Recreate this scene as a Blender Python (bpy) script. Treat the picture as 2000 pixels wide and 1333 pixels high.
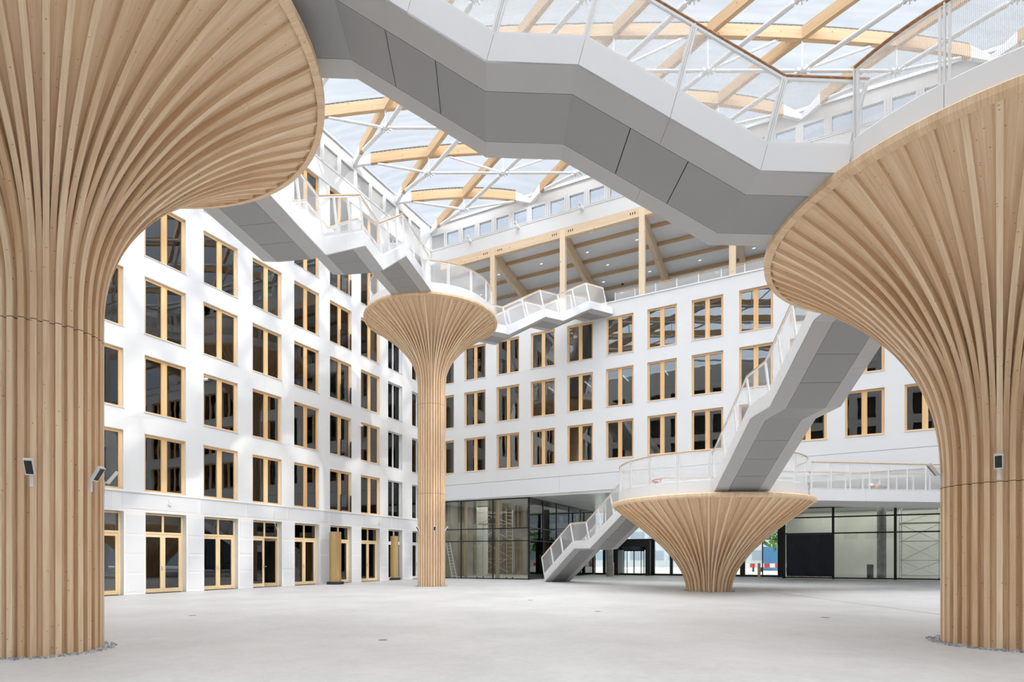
import bpy, math, random
from mathutils import Vector, Matrix
random.seed(7)
for o in list(bpy.data.objects): bpy.data.objects.remove(o)
S = bpy.context.scene
COL = S.collection
# ------------------------------------------------------------ camera
F, HY = 1115.0, 1090.0            # focal length and horizon of the 2000x1333 frame
cd = bpy.data.cameras.new('camera'); cam = bpy.data.objects.new('camera', cd); COL.objects.link(cam)
cd.sensor_width = 36.0; cd.lens = F/2000*36.0; cd.shift_y = (HY-666.5)/2000.0
cd.clip_start = .05; cd.clip_end = 600
cam.location = (0, 0, 1.6); cam.rotation_euler = (math.pi/2, 0, 0)
S.camera = cam
# ------------------------------------------------------------ view, sky, sun
S.view_settings.view_transform = 'Standard'; S.view_settings.look = 'None'
S.view_settings.gamma = 1; S.view_settings.use_curve_mapping = False
S.view_settings.exposure = -0.16
A2 = Vector((.4488, .8936, 0)); N2 = Vector((.8936, -.4488, 0))     # along the left wall / out of it
DW, DB = 25.8, 37.21                                                 # left wall distance, back wall distance
sun_dir = (N2*math.cos(math.radians(33)) + Vector((0, 0, math.sin(math.radians(33))))).normalized()
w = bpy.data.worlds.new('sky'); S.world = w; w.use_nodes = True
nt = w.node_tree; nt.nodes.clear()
def nn(t, k, **kw):
    x = t.nodes.new(k)
    for a, b in kw.items(): setattr(x, a, b)
    return x
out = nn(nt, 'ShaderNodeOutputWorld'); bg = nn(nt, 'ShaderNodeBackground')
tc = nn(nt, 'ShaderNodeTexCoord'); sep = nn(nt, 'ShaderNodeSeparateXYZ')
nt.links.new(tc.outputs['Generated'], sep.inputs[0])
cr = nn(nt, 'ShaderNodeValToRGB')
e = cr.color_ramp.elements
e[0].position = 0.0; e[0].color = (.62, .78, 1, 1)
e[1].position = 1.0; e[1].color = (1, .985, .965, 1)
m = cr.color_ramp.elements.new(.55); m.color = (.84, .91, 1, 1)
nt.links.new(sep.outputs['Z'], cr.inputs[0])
# sky brightened overhead behind the camera, out of view, to light the interior
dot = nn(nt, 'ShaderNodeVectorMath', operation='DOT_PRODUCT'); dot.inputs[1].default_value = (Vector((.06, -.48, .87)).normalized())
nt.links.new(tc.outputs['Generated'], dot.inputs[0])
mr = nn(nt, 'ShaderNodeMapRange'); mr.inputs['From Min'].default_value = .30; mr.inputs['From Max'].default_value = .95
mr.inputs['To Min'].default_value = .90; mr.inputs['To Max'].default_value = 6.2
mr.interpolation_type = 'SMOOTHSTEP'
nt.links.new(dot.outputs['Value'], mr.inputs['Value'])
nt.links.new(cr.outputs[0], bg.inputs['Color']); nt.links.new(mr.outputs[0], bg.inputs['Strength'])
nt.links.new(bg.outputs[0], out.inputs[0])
sl = bpy.data.lights.new('sun', 'SUN'); so = bpy.data.objects.new('sun', sl); COL.objects.link(so)
sl.energy = 1.9; sl.angle = math.radians(1.6); sl.color = (1, .95, .87)
so.rotation_euler = sun_dir.to_track_quat('Z', 'Y').to_euler()

# ------------------------------------------------------------ materials
def mat(name, col, rough=.6, spec=.3, metal=0.0, noise=0, nscale=3.0, bump=0, bscale=40.0, emit=None, es=1.0):
    m = bpy.data.materials.new(name); m.use_nodes = True; t = m.node_tree; p = t.nodes['Principled BSDF']
    p.inputs['Base Color'].default_value = (*col, 1); p.inputs['Roughness'].default_value = rough
    p.inputs['Specular IOR Level'].default_value = spec; p.inputs['Metallic'].default_value = metal
    tc = nn(t, 'ShaderNodeTexCoord')
    if noise:
        n = nn(t, 'ShaderNodeTexNoise'); n.inputs['Scale'].default_value = nscale; n.inputs['Detail'].default_value = 6
        t.links.new(tc.outputs['Object'], n.inputs['Vector'])
        r = nn(t, 'ShaderNodeValToRGB'); c0 = [max(0, c*(1-noise)) for c in col]; c1 = [min(1, c*(1+noise)) for c in col]
        r.color_ramp.elements[0].position = .3; r.color_ramp.elements[0].color = (*c0, 1)
        r.color_ramp.elements[1].position = .7; r.color_ramp.elements[1].color = (*c1, 1)
        t.links.new(n.outputs[0], r.inputs[0]); t.links.new(r.outputs[0], p.inputs['Base Color'])
    if bump:
        n = nn(t, 'ShaderNodeTexNoise'); n.inputs['Scale'].default_value = bscale; n.inputs['Detail'].default_value = 3
        t.links.new(tc.outputs['Object'], n.inputs['Vector'])
        b = nn(t, 'ShaderNodeBump'); b.inputs['Strength'].default_value = bump; b.inputs['Distance'].default_value = .01
        t.links.new(n.outputs[0], b.inputs['Height']); t.links.new(b.outputs[0], p.inputs['Normal'])
    if emit:
        p.inputs['Emission Color'].default_value = (*emit, 1); p.inputs['Emission Strength'].default_value = es
    return m

def wood(name, c0, c1, knots=True, joints=(), grain=1.0, rough=.6, kd=5.0):
    """planed spruce: grain runs along V of the UV map (metres), tone varies from board to board"""
    m = bpy.data.materials.new(name); m.use_nodes = True; t = m.node_tree; p = t.nodes['Principled BSDF']
    p.inputs['Roughness'].default_value = rough; p.inputs['Specular IOR Level'].default_value = .25
    L = t.links.new
    uv = nn(t, 'ShaderNodeUVMap'); oi = nn(t, 'ShaderNodeObjectInfo')
    off = nn(t, 'ShaderNodeVectorMath', operation='SCALE'); off.inputs[0].default_value = (37, 53, 0)
    L(oi.outputs['Random'], off.inputs['Scale'])
    add = nn(t, 'ShaderNodeVectorMath', operation='ADD'); L(uv.outputs[0], add.inputs[0]); L(off.outputs[0], add.inputs[1])
    mp = nn(t, 'ShaderNodeMapping'); mp.inputs['Scale'].default_value = (40*grain, 1.1*grain, 1); L(add.outputs[0], mp.inputs['Vector'])
    n = nn(t, 'ShaderNodeTexNoise'); n.inputs['Scale'].default_value = 1.0; n.inputs['Detail'].default_value = 5; n.inputs['Distortion'].default_value = .6
    L(mp.outputs[0], n.inputs['Vector'])
    # board to board tone, plus slow tone along the board
    mp2 = nn(t, 'ShaderNodeMapping'); mp2.inputs['Scale'].default_value = (6, .35, 1); L(add.outputs[0], mp2.inputs['Vector'])
    n2 = nn(t, 'ShaderNodeTexNoise'); n2.inputs['Scale'].default_value = 1.0; n2.inputs['Detail'].default_value = 2; L(mp2.outputs[0], n2.inputs['Vector'])
    s1 = nn(t, 'ShaderNodeMath', operation='MULTIPLY_ADD'); s1.inputs[1].default_value = .55; L(n.outputs[0], s1.inputs[0])
    s2 = nn(t, 'ShaderNodeMath', operation='MULTIPLY'); s2.inputs[1].default_value = .45; L(n2.outputs[0], s2.inputs[0]); L(s2.outputs[0], s1.inputs[2])
    s3 = nn(t, 'ShaderNodeMath', operation='MULTIPLY_ADD'); s3.inputs[1].default_value = .30; s3.inputs[2].default_value = -.15; L(oi.outputs['Random'], s3.inputs[0])
    s4 = nn(t, 'ShaderNodeMath', operation='ADD'); L(s1.outputs[0], s4.inputs[0]); L(s3.outputs[0], s4.inputs[1])
    r = nn(t, 'ShaderNodeValToRGB'); r.color_ramp.elements[0].position = .25; r.color_ramp.elements[0].color = (*c0, 1)
    r.color_ramp.elements[1].position = .75; r.color_ramp.elements[1].color = (*c1, 1); L(s4.outputs[0], r.inputs[0])
    cur = r.outputs[0]
    if knots:
        mp3 = nn(t, 'ShaderNodeMapping'); mp3.inputs['Scale'].default_value = (kd*.8, kd*1.25, 1); L(add.outputs[0], mp3.inputs['Vector'])
        v = nn(t, 'ShaderNodeTexVoronoi'); v.inputs['Scale'].default_value = 1; v.inputs['Randomness'].default_value = 1; L(mp3.outputs[0], v.inputs['Vector'])
        kr = nn(t, 'ShaderNodeValToRGB'); kr.color_ramp.elements[0].position = .055; kr.color_ramp.elements[0].color = (1, 1, 1, 1)
        kr.color_ramp.elements[1].position = .105; kr.color_ramp.elements[1].color = (0, 0, 0, 1); L(v.outputs['Distance'], kr.inputs[0])
        sc = nn(t, 'ShaderNodeSeparateColor'); L(v.outputs['Color'], sc.inputs[0])
        gt = nn(t, 'ShaderNodeMath', operation='GREATER_THAN'); gt.inputs[1].default_value = .15; L(sc.outputs[0], gt.inputs[0])
        mu = nn(t, 'ShaderNodeMath', operation='MULTIPLY'); L(kr.outputs[0], mu.inputs[0]); L(gt.outputs[0], mu.inputs[1])
        mu2 = nn(t, 'ShaderNodeMath', operation='MULTIPLY'); L(mu.outputs[0], mu2.inputs[0]); mu2.inputs[1].default_value = .68
        mx = nn(t, 'ShaderNodeMix', data_type='RGBA'); L(mu2.outputs[0], mx.inputs[0]); L(cur, mx.inputs[6]); mx.inputs[7].default_value = (.13, .055, .02, 1)
        cur = mx.outputs[2]
    if joints:
        geo = nn(t, 'ShaderNodeNewGeometry'); sp = nn(t, 'ShaderNodeSeparateXYZ'); L(geo.outputs['Position'], sp.inputs[0])
        for z in joints:
            c = nn(t, 'ShaderNodeMath', operation='COMPARE'); c.inputs[1].default_value = z; c.inputs[2].default_value = .006; L(sp.outputs['Z'], c.inputs[0])
            mx = nn(t, 'ShaderNodeMix', data_type='RGBA'); L(c.outputs[0], mx.inputs[0]); L(cur, mx.inputs[6]); mx.inputs[7].default_value = (.05, .03, .015, 1)
            cur = mx.outputs[2]
    L(cur, p.inputs['Base Color'])
    return m

def glass(name, tint, refl=1.45, rough=.0, wob=.0, mirror=1.0):
    m = bpy.data.materials.new(name); m.use_nodes = True; t = m.node_tree; t.nodes.clear(); L = t.links.new
    o = nn(t, 'ShaderNodeOutputMaterial'); mix = nn(t, 'ShaderNodeMixShader'); tr = nn(t, 'ShaderNodeBsdfTransparent'); gl = nn(t, 'ShaderNodeBsdfGlossy')
    fr = nn(t, 'ShaderNodeFresnel'); fr.inputs[0].default_value = refl
    tr.inputs[0].default_value = (*tint, 1); gl.inputs['Roughness'].default_value = rough; gl.inputs['Color'].default_value = (mirror, mirror, mirror, 1)
    if wob:
        tc = nn(t, 'ShaderNodeTexCoord'); n = nn(t, 'ShaderNodeTexNoise'); n.inputs['Scale'].default_value = 1.6; n.inputs['Detail'].default_value = 1
        oi = nn(t, 'ShaderNodeObjectInfo'); ad = nn(t, 'ShaderNodeVectorMath', operation='ADD'); L(tc.outputs['Object'], ad.inputs[0]); L(oi.outputs['Location'], ad.inputs[1]); L(ad.outputs[0], n.inputs['Vector'])
        b = nn(t, 'ShaderNodeBump'); b.inputs['Strength'].default_value = wob; b.inputs['Distance'].default_value = .02; L(n.outputs[0], b.inputs['Height'])
        L(b.outputs[0], gl.inputs['Normal'])
    L(fr.outputs[0], mix.inputs[0]); L(tr.outputs[0], mix.inputs[1]); L(gl.outputs[0], mix.inputs[2]); L(mix.outputs[0], o.inputs[0])
    return m

def perforated(name, col, fill=.5, sx=.028, sy=.028, line=False):
    """white metal mesh / perforated sheet: real holes by UV pattern (metres)"""
    m = bpy.data.materials.new(name); m.use_nodes = True; t = m.node_tree; L = t.links.new
    p = t.nodes['Principled BSDF']; p.inputs['Base Color'].default_value = (*col, 1); p.inputs['Roughness'].default_value = .5
    o = t.nodes['Material Output']; mix = nn(t, 'ShaderNodeMixShader'); tr = nn(t, 'ShaderNodeBsdfTransparent')
    uv = nn(t, 'ShaderNodeUVMap'); sp = nn(t, 'ShaderNodeSeparateXYZ'); L(uv.outputs[0], sp.inputs[0])
    def saw(src, size):
        a = nn(t, 'ShaderNodeMath', operation='DIVIDE'); a.inputs[1].default_value = size; L(src, a.inputs[0])
        b = nn(t, 'ShaderNodeMath', operation='FRACT'); L(a.outputs[0], b.inputs[0]); return b.outputs[0], a.outputs[0]
    fx, _ = saw(sp.outputs[0], sx)
    k = math.sqrt(1-fill)
    hx = nn(t, 'ShaderNodeMath', operation='LESS_THAN'); hx.inputs[1].default_value = (1-fill) if line else k; L(fx, hx.inputs[0])
    hole = hx.outputs[0]
    if not line:
        fy, _ = saw(sp.outputs[1], sy)
        hy = nn(t, 'ShaderNodeMath', operation='LESS_THAN'); hy.inputs[1].default_value = k; L(fy, hy.inputs[0])
        mm = nn(t, 'ShaderNodeMath', operation='MULTIPLY'); L(hx.outputs[0], mm.inputs[0]); L(hy.outputs[0], mm.inputs[1]); hole = mm.outputs[0]
    L(hole, mix.inputs[0]); L(p.outputs[0], mix.inputs[1]); L(tr.outputs[0], mix.inputs[2]); L(mix.outputs[0], o.inputs[0])
    return m

M = {}
M['plaster'] = mat('white_plaster', (.80, .795, .79), .75, .2, noise=.015, nscale=.8, bump=.05, bscale=60)
M['fascia'] = mat('white_fascia', (.79, .795, .805), .45, .35)
M['soffit'] = mat('grey_soffit_panel', (.335, .335, .33), .5, .3)
M['soffit_light'] = mat('light_grey_soffit_band', (.50, .495, .485), .5, .3)
M['gap'] = mat('dark_joint', (.015, .015, .015), .9, .1)
M['white'] = mat('white_painted_steel', (.82, .82, .81), .4, .4)
M['screen'] = mat('perforated_white_panel', (.74, .745, .76), .6, .2)
M['black'] = mat('black_metal', (.010, .011, .013), .35, .4)
M['dark'] = mat('anthracite', (.035, .038, .045), .5, .3)
M['step'] = mat('pale_grey_tread', (.52, .53, .54), .7, .2)
M['floor'] = None
M['wood_tree'] = {}
TC0, TC1 = (.65, .42, .235), (.97, .77, .545)
M['win_wood'] = wood('larch_window_frame', (.76, .45, .20), (.95, .66, .35), knots=False, grain=.6)
M['door_wood'] = wood('pine_door_frame', (.78, .56, .30), (.94, .73, .46), knots=False, grain=.6)
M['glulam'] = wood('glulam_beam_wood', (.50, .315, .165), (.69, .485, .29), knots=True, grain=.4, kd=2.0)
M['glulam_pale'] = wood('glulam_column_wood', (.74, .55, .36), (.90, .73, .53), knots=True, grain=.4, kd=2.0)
M['handrail'] = mat('wrapped_oak_handrail', (.42, .22, .11), .6, .3, noise=.35, nscale=14)
M['handrail_pale'] = mat('oak_handrail', (.62, .42, .25), .5, .3, noise=.1, nscale=10)
M['bronze'] = wood('golden_slat', (.42, .27, .11), (.62, .43, .20), knots=False, grain=.5)
M['mesh'] = perforated('railing_mesh', (.80, .80, .80), .42, .022, .022)
M['mesh_far'] = perforated('railing_mesh_fine', (.88, .87, .86), .50, .023, .023)
def _fine(m, f):   # a mesh finer than the picture can resolve: an even share of holes
    t = m.node_tree; mx = [n for n in t.nodes if n.type == 'MIX_SHADER'][0]
    for l in list(mx.inputs[0].links): t.links.remove(l)
    mx.inputs[0].default_value = f
_fine(M['mesh_far'], .66)
M['pane'] = glass('window_pane', (.66, .68, .67), 2.0, 0, .035, .95)
M['pane_clear'] = glass('clear_pane', (.93, .96, .95), 1.45)
M['pane_shop'] = glass('lobby_glass', (.88, .91, .89), 1.55, 0, .02)
M['pane_sky'] = glass('clerestory_pane', (.95, .97, 1), 1.2)
M['room'] = mat('room_grey', (.52, .52, .50), .8, .1)
M['room_dark'] = mat('room_dark', (.10, .095, .09), .8, .1)
M['room_lobby'] = mat('lobby_plasterboard', (.62, .63, .59), .8, .1, noise=.12, nscale=.5)
M['room_brown'] = mat('bare_beige_board', (.36, .31, .25), .8, .1, noise=.25, nscale=.8)
M['concrete'] = mat('raw_concrete', (.27, .27, .26), .85, .15, noise=.25, nscale=2.5)
M['soffit_metal'] = mat('brushed_metal_ceiling', (.68, .72, .69), .34, .5, metal=.35, noise=.12, nscale=1.0)
M['terrace_ceiling'] = mat('grey_terrace_ceiling', (.86, .86, .87), .3, .45)
M['light'] = mat('lamp_diffuser', (1, 1, 1), .5, .2, emit=(1, .97, .92), es=1.2)
M['lens'] = mat('black_lens', (.01, .01, .012), .1, .6)
M['aluminium'] = mat('aluminium', (.62, .63, .64), .35, .5, metal=.6)
M['brass'] = mat('yellowish_scaffold_tube', (.86, .84, .76), .4, .4)
M['plywood'] = mat('scaffold_board', (.35, .24, .14), .8, .1)
M['stones'] = mat('grey_pebbles', (.42, .43, .46), .8, .2, noise=.6, nscale=18)
M['louvre'] = perforated('grey_louvre', (.70, .69, .67), .55, .03, .03)
M['asphalt'] = mat('street_paving', (.55, .53, .50), .9, .1, noise=.3, nscale=.6)
M['facade_white'] = mat('far_facade', (.50, .52, .54), .8, .1)
M['rail_grey'] = mat('grey_clamp_profile', (.13, .13, .14), .5, .3)
M['far_glass'] = mat('far_window_glass', (.30, .35, .40), .3, .4)
M['blue'] = mat('blue_container_paint', (.08, .22, .42), .5, .3)
M['red'] = mat('red_plastic', (.62, .05, .04), .5, .3)
M['green'] = mat('leaf_green', (.12, .26, .05), .8, .1, noise=.6, nscale=3)
M['skin'] = mat('skin', (.55, .33, .23), .6, .3)
M['beige'] = mat('beige_jacket', (.52, .33, .18), .85, .1)
M['jeans'] = mat('blue_trousers', (.10, .20, .34), .85, .1)
M['tarp'] = None

def floor_material():
    m = bpy.data.materials.new('polished_screed'); m.use_nodes = True; t = m.node_tree; L = t.links.new; p = t.nodes['Principled BSDF']
    tc = nn(t, 'ShaderNodeTexCoord')
    n1 = nn(t, 'ShaderNodeTexNoise'); n1.inputs['Scale'].default_value = .35; n1.inputs['Detail'].default_value = 7; n1.inputs['Roughness'].default_value = .6; L(tc.outputs['Object'], n1.inputs['Vector'])
    n2 = nn(t, 'ShaderNodeTexNoise'); n2.inputs['Scale'].default_value = 3.5; n2.inputs['Detail'].default_value = 8; n2.inputs['Roughness'].default_value = .65; n2.inputs['Distortion'].default_value = 1.5; L(tc.outputs['Object'], n2.inputs['Vector'])
    ad = nn(t, 'ShaderNodeMath', operation='MULTIPLY_ADD'); ad.inputs[1].default_value = .4; L(n2.outputs[0], ad.inputs[0])
    mu = nn(t, 'ShaderNodeMath', operation='MULTIPLY'); mu.inputs[1].default_value = .6; L(n1.outputs[0], mu.inputs[0]); L(mu.outputs[0], ad.inputs[2])
    r = nn(t, 'ShaderNodeValToRGB'); r.color_ramp.elements[0].position = .36; r.color_ramp.elements[0].color = (.56, .555, .55, 1)
    r.color_ramp.elements[1].position = .60; r.color_ramp.elements[1].color = (.70, .695, .69, 1); L(ad.outputs[0], r.inputs[0])
    L(r.outputs[0], p.inputs['Base Color'])
    rr = nn(t, 'ShaderNodeMapRange'); rr.inputs['To Min'].default_value = .38; rr.inputs['To Max'].default_value = .62; L(n2.outputs[0], rr.inputs['Value'])
    L(rr.outputs[0], p.inputs['Roughness']); p.inputs['Specular IOR Level'].default_value = .4
    return m
M['floor'] = floor_material()

def membrane_material():
    m = bpy.data.materials.new('translucent_roof_cushion'); m.use_nodes = True; t = m.node_tree; t.nodes.clear(); L = t.links.new
    o = nn(t, 'ShaderNodeOutputMaterial'); tr = nn(t, 'ShaderNodeBsdfTransparent'); tl = nn(t, 'ShaderNodeBsdfTranslucent'); mix = nn(t, 'ShaderNodeMixShader')
    tr.inputs[0].default_value = (.91, .93, .95, 1); tl.inputs[0].default_value = (.92, .95, 1, 1)
    tc = nn(t, 'ShaderNodeTexCoord'); mp = nn(t, 'ShaderNodeMapping'); mp.inputs['Scale'].default_value = (.15, 2.2, 1); mp.inputs['Rotation'].default_value = (0, 0, .12); L(tc.outputs['Object'], mp.inputs['Vector'])
    n = nn(t, 'ShaderNodeTexNoise'); n.inputs['Scale'].default_value = 1.6; n.inputs['Detail'].default_value = 5; L(mp.outputs[0], n.inputs['Vector'])
    mr = nn(t, 'ShaderNodeMapRange'); mr.inputs['From Min'].default_value = .3; mr.inputs['From Max'].default_value = .7; mr.inputs['To Min'].default_value = .05; mr.inputs['To Max'].default_value = .13
    L(n.outputs[0], mr.inputs['Value']); L(mr.outputs[0], mix.inputs[0]); L(tr.outputs[0], mix.inputs[1]); L(tl.outputs[0], mix.inputs[2]); L(mix.outputs[0], o.inputs[0])
    return m
M['membrane'] = membrane_material()

def tarp_material():
    m = mat('black_plastic_sheet', (.011, .014, .026), .3, .3, bump=.35, bscale=1.1); return m
M['tarp'] = tarp_material()

# ------------------------------------------------------------ mesh helpers
class MB:
    def __init__(s): s.v = []; s.f = []; s.uv = []
    def face(s, pts, uvs=None):
        b = len(s.v); s.v += [tuple(p) for p in pts]; s.f.append(tuple(range(b, b+len(pts))))
        if uvs is None:
            o = Vector(pts[0]); ex = (Vector(pts[1])-o); L = ex.length or 1; ex /= L
            nrm = ex.cross(Vector(pts[-1])-o); nrm = nrm.normalized() if nrm.length > 1e-9 else Vector((0, 0, 1))
            ey = nrm.cross(ex); uvs = [((Vector(p)-o).dot(ex), (Vector(p)-o).dot(ey)) for p in pts]
            ly = max(abs(u[1]) for u in uvs)
            if L > ly: uvs = [(u[1], u[0]) for u in uvs]
        s.uv += list(uvs)
    def hexa(s, P):
        """P: 8 points, bottom ring 0-3, top ring 4-7"""
        for q in ((3, 2, 1, 0), (4, 5, 6, 7), (0, 1, 5, 4), (1, 2, 6, 5), (2, 3, 7, 6), (3, 0, 4, 7)): s.face([P[i] for i in q])
    def box(s, x0, x1, y0, y1, z0, z1, T=None):
        P = [(x0, y0, z0), (x1, y0, z0), (x1, y1, z0), (x0, y1, z0), (x0, y0, z1), (x1, y0, z1), (x1, y1, z1), (x0, y1, z1)]
        if T: P = [T(*p) for p in P]
        s.hexa(P); return s
    def bar(s, a, b, wd, hd, up=(0, 0, 1)):
        a = Vector(a); b = Vector(b); d = (b-a).normalized(); upv = Vector(up)
        x = d.cross(upv); x = x.normalized() if x.length > 1e-6 else Vector((1, 0, 0)); y = x.cross(d).normalized()
        x *= wd/2; y *= hd/2
        s.hexa([a-x-y, a+x-y, a+x+y, a-x+y, b-x-y, b+x-y, b+x+y, b-x+y]); return s
    def tube(s, pts, r, n=10, caps=True):
        pts = [Vector(p) for p in pts]; rings = []; ref = None
        for i, p in enumerate(pts):
            d = (pts[min(i+1, len(pts)-1)]-pts[max(i-1, 0)]).normalized()
            if ref is None: ref = Vector((0, 0, 1)) if abs(d.z) < .9 else Vector((1, 0, 0))
            x = d.cross(ref).normalized(); y = x.cross(d).normalized(); ref = y
            rr = r[i] if isinstance(r, (list, tuple)) else r
            rings.append([p+x*rr*math.cos(2*math.pi*k/n)+y*rr*math.sin(2*math.pi*k/n) for k in range(n)])
        L = 0
        for i in range(len(rings)-1):
            L1 = L+(pts[i+1]-pts[i]).length
            for k in range(n):
                k2 = (k+1) % n; c = 2*math.pi*(r if not isinstance(r, (list, tuple)) else r[0])/n
                s.face([rings[i][k], rings[i][k2], rings[i+1][k2], rings[i+1][k]], [(k*c, L), ((k+1)*c, L), ((k+1)*c, L1), (k*c, L1)])
            L = L1
        if caps: s.face(rings[0][::-1]); s.face(rings[-1])
        return s
    def lathe(s, prof, n=32, c=(0, 0, 0), a0=0, a1=2*math.pi, close=True):
        full = abs(a1-a0-2*math.pi) < 1e-6
        rm = max(p[0] for p in prof); va = 0.0
        for i in range(len(prof)-1):
            (r0, z0), (r1, z1) = prof[i], prof[i+1]
            vb = va+math.hypot(r1-r0, z1-z0); v0_, v1_ = va, vb; va = vb
            for k in range(n):
                t0 = a0+(a1-a0)*k/n; t1 = a0+(a1-a0)*(k+1)/n
                P = [(c[0]+r0*math.cos(t0), c[1]+r0*math.sin(t0), c[2]+z0), (c[0]+r0*math.cos(t1), c[1]+r0*math.sin(t1), c[2]+z0),
                     (c[0]+r1*math.cos(t1), c[1]+r1*math.sin(t1), c[2]+z1), (c[0]+r1*math.cos(t0), c[1]+r1*math.sin(t0), c[2]+z1)]
                if r0 < 1e-6: P = [P[0], P[2], P[3]]; s.face(P, [(rm*t0, v0_), (rm*t1, v1_), (rm*t0, v1_)]); continue
                if r1 < 1e-6: P = P[:3]; s.face(P, [(rm*t0, v0_), (rm*t1, v0_), (rm*t1, v1_)]); continue
                s.face(P, [(rm*t0, v0_), (rm*t1, v0_), (rm*t1, v1_), (rm*t0, v1_)])
        if not full and close:
            for t0 in (a0, a1):
                s.face([(c[0]+r*math.cos(t0), c[1]+r*math.sin(t0), c[2]+z) for r, z in prof])
        return s
    def mesh(s, name, m, smooth=False, weld=True):
        me = bpy.data.meshes.new(name); me.from_pydata(s.v, [], s.f)
        ul = me.uv_layers.new(name='UVMap'); ul.data.foreach_set('uv', [c for u in s.uv for c in u])
        me.materials.append(m)
        if weld:
            import bmesh
            bm = bmesh.new(); bm.from_mesh(me); bmesh.ops.remove_doubles(bm, verts=bm.verts, dist=1e-4)
            bmesh.ops.recalc_face_normals(bm, faces=bm.faces); bm.to_mesh(me); bm.free()
        if smooth:
            me.polygons.foreach_set('use_smooth', [True]*len(me.polygons))
            try: me.set_sharp_from_angle(angle=math.radians(38))
            except Exception: pass
        return me
    def obj(s, name, m, parent=None, smooth=False, weld=True):
        return link(name, s.mesh(name, m, smooth, weld), parent)

def link(name, data, parent=None, mtx=None):
    o = bpy.data.objects.new(name, data); COL.objects.link(o)
    if parent is not None: o.parent = parent
    if mtx is not None: o.matrix_world = mtx
    return o
def tag(o, label, cat, group=None, kind=None):
    o['label'] = label; o['category'] = cat
    if group: o['group'] = group
    if kind: o['kind'] = kind
    return o
def struct(o): o['kind'] = 'structure'; return o
def thing(name, label, cat, loc=(0, 0, 0), group=None):
    return tag(link(name, None), label, cat, group) if loc == (0, 0, 0) else _th(name, label, cat, loc, group)
def _th(name, label, cat, loc, group):
    o = link(name, None); o.location = loc; return tag(o, label, cat, group)
def W(u, w_, z): return N2*(w_-DW)+A2*u+Vector((0, 0, z))     # building coordinates: u along left wall, w along back wall
def LF(s, e, z): return W(s, -e, z)                         # left wall frame: s along, e into the wall
def BF(s, e, z): return W(DB+e, s, z)                       # back wall frame
def frame_mtx(x, y, org): 
    return Matrix(((x.x, y.x, 0, org.x), (x.y, y.y, 0, org.y), (0, 0, 1, org.z), (0, 0, 0, 1)))
def LM(s, z, e=0): return frame_mtx(A2, -N2, LF(s, e, z))
def BM(s, z, e=0): return frame_mtx(N2, A2, BF(s, e, z))
BS = .0118
def zb(z, w_): return z+BS*(w_-3) if z < 20 else z

# ------------------------------------------------------------ walls with openings
def facade(name, T, s0, s1, z0, z1, holes, depth=.32, zmap=lambda z, s: z, m='plaster', th=.32):
    ss = sorted({s0, s1, *[h[0] for h in holes], *[h[1] for h in holes]}); zz = sorted({z0, z1, *[h[2] for h in holes], *[h[3] for h in holes]})
    mb = MB(); P = lambda s, e, z: T(s, e, zmap(z, s))
    for i in range(len(ss)-1):
        for j in range(len(zz)-1):
            cs, cz = (ss[i]+ss[i+1])/2, (zz[j]+zz[j+1])/2
            if any(h[0] < cs < h[1] and h[2] < cz < h[3] for h in holes): continue
            for e in (0, th):
                mb.face([P(ss[i], e, zz[j]), P(ss[i+1], e, zz[j]), P(ss[i+1], e, zz[j+1]), P(ss[i], e, zz[j+1])])
    for a, b, c, d in holes:
        for (p, q) in (((a, c), (b, c)), ((b, c), (b, d)), ((b, d), (a, d)), ((a, d), (a, c))):
            mb.face([P(p[0], 0, p[1]), P(q[0], 0, q[1]), P(q[0], th, q[1]), P(p[0], th, p[1])])
    for (p, q) in (((s0, z0), (s1, z0)), ((s1, z0), (s1, z1)), ((s1, z1), (s0, z1)), ((s0, z1), (s0, z0))):
        mb.face([P(p[0], 0, p[1]), P(q[0], 0, q[1]), P(q[0], th, q[1]), P(p[0], th, p[1])])
    return struct(mb.obj(name, M[m]))

LU = [15.24+2.787*i for i in range(-3, 8)]      # left wall window columns
BW = [3.03+2.79*i for i in range(-1, 14)]
LZ = [4.53, 8.02, 11.50, 14.96, 18.45, 21.96]
BZ = [8.10, 11.60, 15.06]
WH = 2.55
lh = []
for i, u in enumerate(LU):
    wd = 1.9 if i < 9 else (1.62 if i == 9 else 1.75)
    lh += [(u, u+wd, z, z+WH) for z in LZ]
    lh.append((u+.04, u+1.92 if i < 9 else u+wd, 0, 3.6))
U0 = -6.2
for k in range(6): lh += [(LU[0]-2.787*(k+1), LU[0]-2.787*(k+1)+1.9, z, z+WH) for z in LZ] + [(LU[0]-2.787*(k+1), LU[0]-2.787*(k+1)+1.9, 0, 3.6)]
CLP = []   # left clerestory louvres
for k in range(0, 28):
    c = 25.9+1.455*(k-20)
    if U0+.3 < c < DB-1.3: CLP.append((c, c+1.17))
for a, b in CLP: lh.append((a, b, 25.76, 26.80))
facade('wall_left', LF, U0, DB, 0, 27.6, lh)
bh = [(s, s+1.88, z, z+2.56) for s in BW for z in BZ]
facade('wall_back', BF, 0, 43.3, 6.07, 18.60, bh, zmap=zb)
CB = [1.41+1.4445*k for k in range(-1, 28)]
ch = [(s, s+1.19, 25.75, 26.83) for s in CB if s > 0]+[(.08, 1.20, 25.75, 26.83)]
facade('wall_back_upper', BF, 0, 43.3, 24.62, 27.6, ch)
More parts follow.
